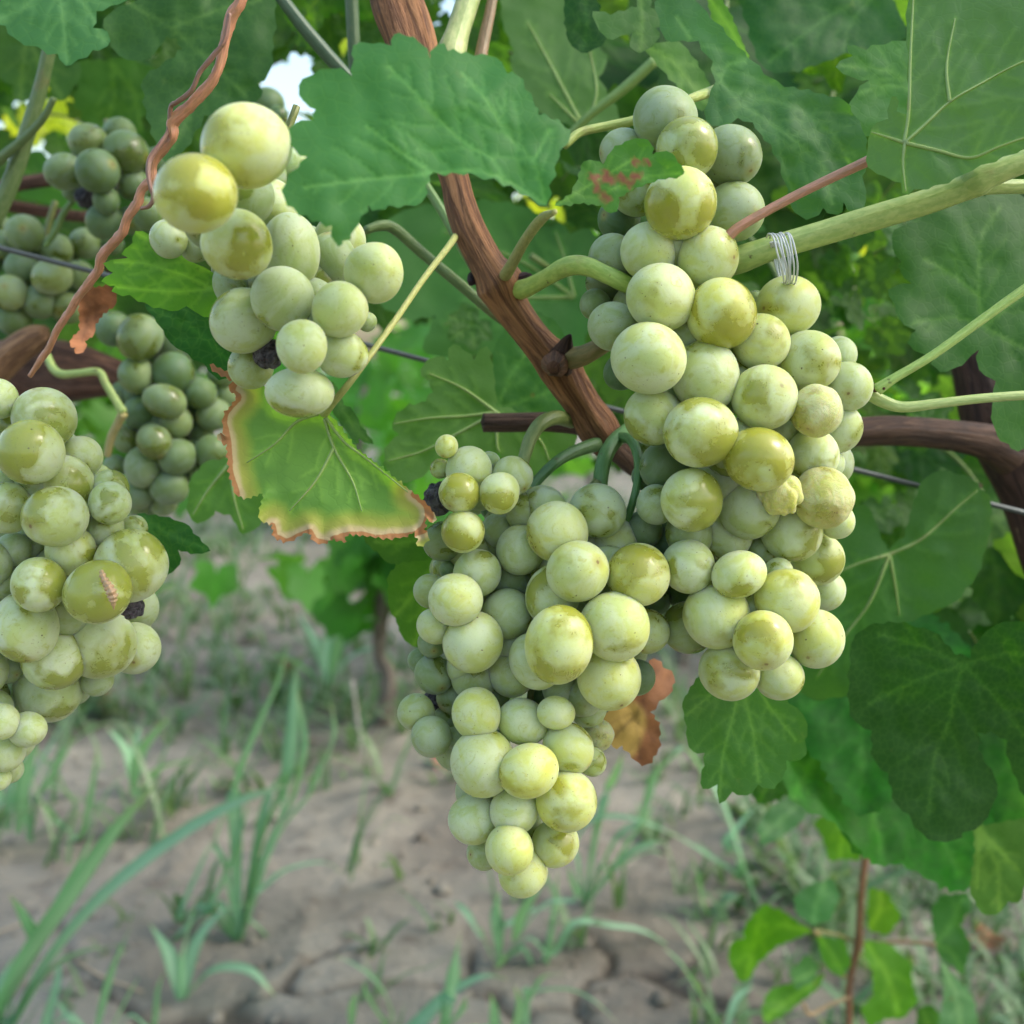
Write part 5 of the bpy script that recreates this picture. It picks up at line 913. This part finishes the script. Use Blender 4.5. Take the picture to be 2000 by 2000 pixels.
YL = [([(790, 1430), (720, 1390), (640, 1330), (530, 1285), (430, 1400), (425, 1470), (350, 1500), (340, 1590), (400, 1700), (440, 1700), (500, 1600), (600, 1510), (700, 1470)], [[(790, 1430), (640, 1400), (500, 1400), (440, 1680)]], (0.085, 0.18, 0.025), (.3, .2)),
      ([(1080, 1480), (1200, 1500), (1320, 1600), (1330, 1720), (1360, 1810), (1280, 1900), (1180, 1900), (1100, 1950), (1050, 1850), (1120, 1780), (1120, 1650), (1070, 1560)], [[(1080, 1490), (1200, 1680), (1250, 1860)]], (0.085, 0.19, 0.025), (.2, .1)),
      ([(1100, 1200), (1190, 1220), (1270, 1350), (1200, 1450), (1100, 1430), (1090, 1300)], [[(1090, 1430), (1150, 1320), (1160, 1220)]], (0.08, 0.18, 0.022), (.2, .2)),
      ([(820, 1460), (960, 1480), (1000, 1600), (950, 1680), (880, 1640), (840, 1560)], [[(830, 1470), (900, 1560), (950, 1660)]], (0.08, 0.17, 0.022), (-.2, .1)),
      ([(860, 1660), (760, 1700), (620, 1725), (550, 1765), (520, 1860), (540, 1932), (640, 1880), (740, 1800), (820, 1740)], [[(850, 1670), (700, 1780), (550, 1890)]], (0.075, 0.16, 0.03), (.2, -.3)),
      ([(690, 1250), (780, 1180), (900, 1150), (940, 1250), (880, 1380), (780, 1395), (710, 1340)], [[(800, 1390), (810, 1280), (860, 1170)]], (0.065, 0.15, 0.085), (0, -.4)),
      ([(800, 850), (920, 740), (1000, 760), (1045, 900), (1045, 1050), (950, 1040), (880, 1050), (850, 930)], [[(930, 740), (950, 880), (940, 1030)]], (0.08, 0.18, 0.022), (.1, .1)),
      ([(490, 880), (520, 965), (600, 940), (720, 850), (830, 720), (900, 580), (760, 600), (640, 720), (560, 770)], [[(890, 600), (680, 780), (510, 930)]], (0.065, 0.14, 0.10), (.2, -.5)),
      ([(700, 760), (790, 690), (890, 640), (905, 500), (1000, 490), (1045, 560), (970, 690), (920, 725), (800, 740), (730, 780)], [[(930, 715), (960, 600), (970, 500)]], (0.06, 0.14, 0.035), (.1, -.2)),
      ([(1090, 700), (1150, 590), (1215, 700), (1300, 840), (1290, 950), (1180, 980), (1100, 960), (1080, 800)], [[(1150, 600), (1190, 780), (1190, 960)]], (0.05, 0.12, 0.035), (.2, .1)),
      ([(1490, 1240), (1630, 1225), (1650, 1290), (1590, 1400), (1645, 1510), (1600, 1670), (1550, 1620), (1470, 1560), (1440, 1400), (1430, 1310)], [[(1455, 1503), (1540, 1400), (1600, 1260)], [(1455, 1503), (1540, 1540), (1600, 1640)]], (0.035, 0.10, 0.035), (.1, 0)),
      ([(1480, 1590), (1535, 1650), (1600, 1720), (1660, 1800), (1690, 1960), (1470, 1960), (1500, 1800), (1500, 1680)], [[(1490, 1600), (1560, 1760), (1590, 1940)]], (0.08, 0.15, 0.11), (.3, -.2)),
      ([(680, 1640), (760, 1560), (825, 1620), (800, 1700), (700, 1745)], [[(820, 1640), (700, 1700)]], (0.06, 0.14, 0.08), (.2, -.3)),
      ([(1310, 880), (1400, 900), (1450, 930), (1580, 940), (1560, 1000), (1400, 960)], [[(1320, 890), (1540, 970)]], (0.10, 0.2, 0.03), (.2, -.3)),
      ([(1360, 1850), (1440, 1830), (1480, 1900), (1470, 1990), (1350, 1990)], [[(1380, 1860), (1430, 1970)]], (0.045, 0.12, 0.035), (.2, -.1))]
for i, (ol, vs_, c, g) in enumerate(YL):
    o = traced_leaf(None, C9(ol), [C9(v) for v in vs_], .83 - .012 * (i % 4), c, g=g, wave=.09, step=9, teeth=(20, 3), seed=60 + i, ribs=False)
    o.parent = yv; o.location = o.location - yv.location

# ================================================================== GRASS
def blade_mesh(name, pts, w, rnd, fold=.35):
    c = catmull(pts, 20); n = len(c); T = np.gradient(c, axis=0); T /= np.linalg.norm(T, axis=1)[:, None] + 1e-9
    view = np.array(CO)[None, :] - c; view /= np.linalg.norm(view, axis=1)[:, None]
    W = np.cross(T, view); W /= np.linalg.norm(W, axis=1)[:, None] + 1e-9; N = np.cross(W, T)
    tw = rnd.uniform(-.8, .8); V, F, mid, al = [], [], [], []
    for i in range(n):
        t = i / (n - 1); ww = w * .5 * min(1, .35 + 2.2 * t) * (max(0, 1 - t) ** .55 if t > .45 else 1) * (1 if t <= .45 else 1.39)
        ww = w * .5 * (.45 + .55 * min(1, t / .35)) * (1 if t < .5 else max(0.02, 1 - ((t - .5) / .5) ** 1.7))
        a = tw * (t - .3) * 1.4; s = W[i] * math.cos(a) + N[i] * math.sin(a); nn = N[i] * math.cos(a) - W[i] * math.sin(a)
        for k, m in ((-1, 0), (-.12, 1), (.12, 1), (1, 0)): V.append(c[i] + s * ww * k - nn * ww * fold * (1 - abs(k))); mid.append(m); al.append(t)
    for i in range(n - 1):
        for k in range(3): F.append((i * 4 + k, i * 4 + k + 1, i * 4 + k + 5, i * 4 + k + 4))
    return make_mesh(name, V, F, attrs={"mid": mid, "along": al})
def grass(label, base, blades, KK, kw, seed=0, dz=0.0):
    """base: native px where the plant meets the soil; blades: lists of crop px with width"""
    rnd = random.Random(seed); bd = ground_d(base[1]); root = thing("grass_plant", label, "grass", P(base[0], base[1], bd), "broad bladed grass growing on the soil")
    root.location.z = 0.0
    for pts, w in blades:
        q = KK(pts); lean = rnd.uniform(-.10, .06)
        tot = len(q)
        p3 = [P(x, y, (bd + dz) * (1 + lean * (i / max(1, tot - 1)))) for i, (x, y) in enumerate(q)]
        if (p3[0] - root.location).length > .05:
            b0 = root.location; m = b0.lerp(p3[0], .55) + Vector((0, 0, .03)); p3 = [b0, m] + p3
        p3 = [np.array(p - root.location) for p in p3]
        mesh_obj("blade", blade_mesh("blade", p3, w * kw * bd / FPX * 1.2, rnd), M_BLADE, root)
s7 = 700 / 1932
grass("large grass plant with long arching blades, nearest the lens in the bottom corner", (-30, 2110), [([(0, 1900), (60, 1790), (130, 1690), (220, 1560), (300, 1475)], 42), ([(20, 1932), (70, 1840), (140, 1745), (230, 1655), (360, 1560), (470, 1503), (560, 1478)], 34), ([(-10, 1960), (20, 1860), (80, 1740), (150, 1620), (180, 1560)], 36), ([(10, 1950), (80, 1840), (150, 1795), (215, 1785)], 30), ([(70, 1790), (45, 1730), (18, 1688)], 14), ([(-20, 1932), (0, 1860), (28, 1800)], 20)], DSP, S * 1.45, 1)
grass("tall upright grass plant standing in the middle of the bare soil", (465, 1840), [([(1290, 1470), (1350, 1270), (1420, 1050), (1520, 800), (1560, 500)], 66), ([(1270, 640), (1400, 300), (1500, 80), (1560, -140)], 74), ([(1530, 650), (1570, 400), (1585, 150), (1600, -20)], 80), ([(1560, 760), (1630, 500), (1640, 350), (1590, 100)], 50), ([(1120, 1330), (1220, 1100), (1310, 850), (1340, 690)], 90), ([(970, 1350), (1080, 1080), (1155, 920)], 56), ([(1160, 940), (1280, 640), (1340, 480)], 34), ([(940, 1480), (1060, 1350), (1200, 1300), (1350, 1370), (1480, 1500), (1560, 1650), (1600, 1900)], 48), ([(1390, 1220), (1540, 1100), (1750, 1060), (1850, 1130)], 36), ([(1480, 640), (1560, 560), (1620, 490)], 70), ([(1660, 700), (1720, 560), (1800, 380), (1780, 180)], 56)], C7, s7, 2)
grass("thick grass tuft under the dusty left bunch", (60, 1645), [([(100, 900), (130, 600), (200, 400)], 66), ([(220, 690), (330, 500), (400, 370)], 54), ([(40, 900), (60, 650), (150, 480)], 50), ([(430, 930), (500, 640), (530, 400)], 32), ([(440, 930), (600, 650), (760, 540)], 30), ([(230, 740), (320, 860), (400, 1040)], 42), ([(260, 640), (380, 700), (430, 840)], 32), ([(120, 700), (260, 450), (400, 200)], 50), ([(300, 500), (500, 330), (700, 310), (800, 400)], 34), ([(10, 920), (-20, 700), (40, 500)], 60)], C7, s7, 3)
grass("small grass plant of narrow pointed blades at the bottom edge", (200, 2060), [([(520, 1960), (600, 1650), (710, 1390)], 46), ([(600, 1960), (700, 1760), (760, 1660)], 26), ([(820, 1960), (850, 1750), (890, 1640)], 28), ([(250, 1960), (310, 1700), (320, 1550)], 52), ([(400, 1960), (340, 1850), (300, 1800)], 26)], C7, s7, 4)
grass("spreading grass plant directly below the lowest grapes", (975, 1885), [([(900, 1600), (880, 1350), (900, 1200)], 52), ([(800, 1470), (720, 1330), (650, 1270)], 32), ([(1120, 1660), (1190, 1350), (1215, 1080)], 58), ([(980, 1480), (1040, 1300), (1180, 1100)], 62), ([(930, 1400), (1100, 1310), (1300, 1330)], 38), ([(1180, 1560), (1300, 1385), (1500, 1400), (1700, 1440), (1932, 1610)], 42), ([(1310, 1260), (1290, 1150), (1265, 1080)], 34), ([(900, 1650), (820, 1480), (790, 1400)], 30), ([(880, 1640), (940, 1560), (1020, 1550)], 30)], C8, s7, 5)
grass("bluish broad arching grass blade in the near centre", (860, 2120), [([(420, 1990), (500, 1890), (620, 1770), (760, 1690), (860, 1665), (960, 1700)], 86), ([(640, 1760), (655, 1600), (690, 1430)], 62), ([(960, 1990), (1010, 1850), (980, 1720)], 42), ([(540, 1990), (680, 1880), (720, 1780)], 60), ([(860, 1990), (870, 1850), (850, 1760)], 40)], C8, s7 * 1.35, 6)
grass("grass plant with steep bright blades right of the lowest grapes", (1140, 1775), [([(1360, 1290), (1500, 1080), (1650, 870), (1760, 720)], 60), ([(1390, 1260), (1600, 1010), (1800, 940)], 48), ([(1290, 1000), (1350, 870), (1450, 812), (1600, 820), (1750, 870), (1932, 960)], 46), ([(1660, 830), (1730, 600), (1820, 500), (1940, 410)], 52), ([(1490, 660), (1530, 570), (1565, 470)], 52), ([(1500, 1100), (1700, 1000), (1790, 1030)], 30)], C8, s7, 7)
grass("low grass plant with one long flat arching blade near the young vine", (1030, 2040), [([(1040, 1760), (1250, 1740), (1400, 1800), (1560, 1950)], 42), ([(1010, 1920), (1120, 1690), (1250, 1660)], 30)], C8, s7, 8)
grass("thin grass plant with one drooping blade left of the bottom centre", (720, 2040), [([(0, 1560), (150, 1630), (280, 1760), (345, 1960)][::-1], 40), ([(100, 1960), (105, 1850), (125, 1760)], 34), ([(300, 1960), (200, 1800), (160, 1700)], 22)], C8, s7, 9)
grass("pale grass plant with long leaning blades between centre and young vine", (1480, 1790), [([(520, 1290), (380, 1120), (200, 1000), (0, 880)], 56), ([(230, 1340), (180, 1150), (130, 1000)], 60), ([(330, 960), (420, 830), (510, 730)], 52), ([(400, 1150), (390, 1050), (330, 980)], 46), ([(200, 560), (100, 440), (0, 540)], 62)], C9, s7, 10)
grass("grass plant with two wide pale blades at the lower right", (1420, 2060), [([(310, 1960), (200, 1780), (100, 1620), (-20, 1510)], 62), ([(330, 1960), (380, 1800), (480, 1720)], 34), ([(360, 1960), (430, 1880), (520, 1860)], 40)], C9, s7, 11)

grass("slender bright grass plant between the tall upright plant and the dusty left bunch", (270, 1560), [([(250, 1500), (265, 1420), (320, 1350)], 20), ([(258, 1505), (240, 1420), (200, 1370)], 18), ([(262, 1505), (300, 1450), (380, 1430)], 18), ([(256, 1500), (250, 1430), (268, 1360)], 16)], DSP, S, 21)
grass("slender pale grass plant on the far soil right of the tall upright plant", (640, 1345), [([(618, 1295), (600, 1220), (560, 1150)], 16), ([(620, 1298), (640, 1210), (690, 1130)], 17), ([(615, 1298), (560, 1250), (500, 1230)], 15), ([(622, 1298), (660, 1240), (720, 1215)], 14), ([(618, 1298), (615, 1230), (630, 1160)], 14)], DSP, S, 22)
grass("dark green grass plant with drooping blades in front of the upright plant", (350, 1960), [([(345, 1880), (370, 1780), (420, 1720), (490, 1700)], 26), ([(340, 1885), (320, 1800), (280, 1740)], 24), ([(348, 1885), (400, 1830), (470, 1830), (520, 1880)], 24), ([(343, 1885), (345, 1790), (370, 1700)], 22)], DSP, S, 23)
def weeds():
    """low weeds and fine grass nobody could count"""
    rnd = random.Random(5); V, F, mid, al = [], [], [], []
    def tuft(x, y, h, n, broad):
        for _ in range(n):
            a = rnd.uniform(0, 6.28); ln = h * rnd.uniform(.5, 1.1); w = rnd.uniform(.002, .0045) * (2.2 if broad else 1); out = rnd.uniform(.25, 1.0) * ln
            dx, dy = math.cos(a), math.sin(a); b = len(V); px, py = x + rnd.gauss(0, .012), y + rnd.gauss(0, .012); m = 4
            for i in range(m + 1):
                t = i / m; r = out * t ** 1.4; z = ln * (t - .42 * t * t * rnd.uniform(.8, 1.3)); ww = w * (1 - t ** 2 * .92) * (.7 + .6 * t if broad else 1)
                for k in (-1, 1): V.append((px + dx * r - dy * ww * k, py + dy * r + dx * ww * k, max(z, .0) + .0)); mid.append(.2); al.append(t * .85)
            for i in range(m): F.append((b + 2 * i, b + 2 * i + 1, b + 2 * i + 3, b + 2 * i + 2))
    for _ in range(24000):
        y = 1.0 + 7.0 * rnd.random() ** 1.15; x = rnd.uniform(-.62, .62) * y * 1.15
        px = 1000 + x / y * FPX
        dens = .12 + .6 * max(0, min(1, (y - 1.7) / 2.0)) + .8 * max(0, min(1, (px - 1250) / 400)) * (1 if y > 1.1 else 0)
        dens *= .1 + 2.2 * max(0, float(fbm2(np.array([x * 2.2 + 50]), np.array([y * 2.2 + 50]), 2, 77)[0]) - .3)
        if rnd.random() > dens: continue
        tuft(x, y, rnd.uniform(.03, .12) * (1 + .3 * min(y - 1, 4)), rnd.randint(3, 7), rnd.random() < .35)
    for _ in range(90):
        y = rnd.uniform(1.35, 3.4); x = rnd.uniform(-.5, .5) * y
        for _k in range(rnd.randint(1, 3)): tuft(x + rnd.gauss(0, .02), y + rnd.gauss(0, .02), rnd.uniform(.10, .26), rnd.randint(2, 4), rnd.random() < .5)
    me = make_mesh("weeds", V, F, attrs={"mid": mid, "along": al})
    o = mesh_obj("weeds", me, M_WEED); o["kind"] = "stuff"; o["label"] = "low weeds and fine grass scattered over the dry soil"
weeds()
def clods():
    rnd = random.Random(8); V, F = [], []
    base = [(math.sin(a) * math.cos(b), math.sin(a) * math.sin(b), math.cos(a)) for a in (0.6, 1.4, 2.3) for b in [k * 2 * math.pi / 6 for k in range(6)]]
    for _ in range(900):
        y = 1.15 + 3.2 * rnd.random() ** 1.2; x = rnd.uniform(-.55, .55) * y; r = .003 + .012 * rnd.random() ** 3; b = len(V)
        V.append((x, y, r)); 
        for v in base: s = r * rnd.uniform(.7, 1.3); V.append((x + v[0] * s, y + v[1] * s, v[2] * s * .6 + r * .2))
        for k in range(6): F.append((b, b + 1 + k, b + 1 + (k + 1) % 6))
        for q in range(2):
            for k in range(6): i = b + 1 + q * 6; F.append((i + k, i + 6 + k, i + 6 + (k + 1) % 6, i + (k + 1) % 6))
    o = mesh_obj("clods", make_mesh("clods", V, F), M_SOIL); o["kind"] = "stuff"; o["label"] = "small crumbs and clods of dry soil"
    o.data.attributes.new("crack", 'FLOAT', 'POINT')
clods()
# fallen leaves and straws on the soil
def fallen(px, py, sz, col, label, seed):
    rnd = random.Random(seed); d = ground_d(py); loc = P(px, py, d); me, pm = UNIT[seed % len(UNIT)]
    me2 = me.copy(); n = len(me2.vertices)
    for v in me2.vertices: v.co.z += .5 * (v.co.x ** 2) * (1 + seed % 3) + .12 * math.sin(9 * v.co.y + seed)
    me2.materials.clear(); me2.materials.append(M_DEAD)
    o = mesh_obj("fallen_leaf", me2, None, None, col); o.location = (loc.x, loc.y, .012); o.rotation_euler = (rnd.uniform(-.3, .3), rnd.uniform(-.3, .3), rnd.uniform(0, 6)); o.scale = (sz,) * 3
    tag(o, label, "fallen leaf", "dead leaves lying on the soil")
fallen(190, 1385, .085, (0.52, 0.23, 0.13), "reddish dead leaf on the soil below the dusty left bunch", 1)
fallen(860, 1500, .06, (0.50, 0.22, 0.18), "pinkish dead leaf on the soil behind the centre bunch tip", 2)
fallen(1935, 1852, .05, (0.50, 0.26, 0.12), "orange tan dead leaf on the weedy soil beyond the young vine", 3)
fallen(560, 1310, .06, (0.42, 0.16, 0.11), "small red brown dead leaf near the far trunk", 4)
straw_m = simple("straw", (0.42, 0.33, 0.22), .8)
for i, (pts, lab) in enumerate(((((150, 1895), (200, 1925), (280, 1955)), "pale dry straw lying bent on the cracked soil near the bottom"), (((340, 1885), (390, 1905)), "short pale straw on the bare soil beside the upright grass"), (((-10, 1840), (60, 1815)), "tan dry twig at the edge of the soil"))):
    q = []
    for x, y in pts: v = P(x, y, ground_d(y)); q.append((v.x, v.y, .012, .0016))
    o = mesh_obj("straw", tube_mesh("straw", q, n=10, seg=6), straw_m); tag(o, lab, "straw", "dry straws on the soil")

# ================================================================== VINE ROWS BEHIND
def row_vine(x, y, label, seed, nleaf, h0=.45, h1=1.15, lean=0.0, light=1.0, spread=.55, th=.66):
    rnd = random.Random(seed); root = thing("background_vine", label, "grapevine", (x, y, 0), "grapevines in the rows behind")
    mesh_obj("trunk", tube_mesh("trunk", [(0, 0, -.02, .020), (.02 + lean * .2, 0, .10, .015), (lean * .5, .01, th * .45, .013), (lean + .01, 0, th * .75, .017), (lean + .03, .02, th, .018)], n=40, seg=12, rough=.14, seed=seed), M_BARK, root, (0.22, 0.19, 0.16))
    V, F, vn = [], [], []
    src = [(np.array([tuple(v.co) for v in m.vertices]), m) for m in LOW]
    cl = [(rnd.uniform(-spread, spread), rnd.uniform(-.18, .18), rnd.uniform(h0 + .1, h1 - .1), rnd.uniform(.12, .26)) for _ in range(9)]
    if th < .5: cl += [(rnd.uniform(-.1, .12), rnd.uniform(-.1, .05), rnd.uniform(.27, .45), .09) for _ in range(7)]
    for _ in range(nleaf):
        cx, cy, cz, cr = cl[rnd.randrange(len(cl))]; px, py, pz = cx + rnd.gauss(0, cr * .6), cy + rnd.gauss(0, cr * .5), cz + rnd.gauss(0, cr * .6)
        if pz < h0 - .12: continue
        n = Vector((rnd.gauss(0, .6), -.5 + rnd.gauss(0, .6), .6 + rnd.gauss(0, .4))).normalized(); t = Vector((rnd.gauss(0, .7), rnd.gauss(0, .4), -1)); t = (t - n * t.dot(n)).normalized(); xx = t.cross(n); s = rnd.uniform(.07, .13)
        A, m = src[rnd.randrange(len(src))]; Mx = np.array([xx, t, n]); W = (A * s) @ Mx + np.array([px, py, pz]); b = len(V)
        V += [tuple(w) for w in W]; F += [tuple(b + i for i in p.vertices) for p in m.polygons]
    me = make_mesh("crown", V, F, attrs={"vein": np.zeros(len(V)), "scorch": np.zeros(len(V)), "mark": np.zeros(len(V))})
    o = mesh_obj("crown", me, M_LEAF, root, (0.075 * light, 0.165 * light, 0.045 * light)); o["kind"] = "stuff"
    return root
def low_leaf(seed):
    rnd = random.Random(seed); a = np.radians([-165, -135, -110, -85, -60, -40, -20, 0, 20, 40, 60, 85, 110, 135, 165])
    r = np.array([.2, .36, .42, .36, .5, .52, .46, .62, .46, .52, .5, .36, .42, .36, .2]) * [rnd.uniform(.88, 1.12) for _ in range(15)]
    p = np.c_[r * np.sin(a), r * np.cos(a)]; V = [(0, 0, 0)] + [(x, y, .35 * x * x - .3 * y * y + rnd.uniform(-.04, .04)) for x, y in p]
    return make_mesh("low_leaf", V, [(0, i + 1, i) for i in range(1, 15)], smooth=True)
LOW = [low_leaf(s) for s in range(4)]
def gx(px, y): return (px - 1000) / FPX * y
d_tr = ground_d(1440)
row_vine(gx(735, d_tr), d_tr * .99, "far vine with thin dark trunk whose foot shows on the soil behind the tall grass", 41, 130, .30, .95, light=1.0, spread=.4, th=.34)
for i, (px, yy, lab) in enumerate(((-120, 2.5, "far leafy vine hidden mostly by the dusty left bunch"), (1330, 2.6, "far leafy vine seen between the two big bunches"), (1900, 2.6, "far leafy vine behind the lower dark leaves"))):
    row_vine(gx(px, yy), yy, lab, 42 + i, 280, .42, 1.05, light=1.15)
for i, (px, yy) in enumerate(((-300, 4.6), (250, 4.7), (700, 4.6), (1150, 4.7), (1600, 4.6), (2150, 4.7))):
    row_vine(gx(px, yy), yy, "second row vine " + ["mostly outside the picture on the far left", "behind the grey green shaded bunch", "seen through the gap between scorched leaf and cane", "behind the lowest bunch and the cordon", "behind the right bunch", "mostly outside the picture on the far right"][i], 60 + i, 260, .25, 1.2, light=1.2, spread=.7)
for i, px in enumerate((100, 600, 1050, 1500, 2000)):
    row_vine(gx(px, 7.2), 7.2, "farthest row vine, a low green blur " + ["under the dark left bunches", "beside the scorched leaf", "behind the cane", "behind the right bunch", "beyond the right trunk"][i], 80 + i, 220, .2, 1.3, light=1.2, spread=1.0)
stk = mesh_obj("stake", tube_mesh("stake", [(*P(688, 1330, ground_d(1500) * .99), .0025), (*P(702, 1430, ground_d(1500) * .995), .003), (*P(716, 1500, ground_d(1500)), .0035)], n=10, seg=8), simple("grey_wood", (0.42, 0.38, 0.36), .8))
tag(stk, "thin pale grey stick leaning beside the far dark trunk", "stick")
print("objects", len(bpy.data.objects), "tris", sum(len(o.data.polygons) for o in bpy.data.objects if o.type == 'MESH'))
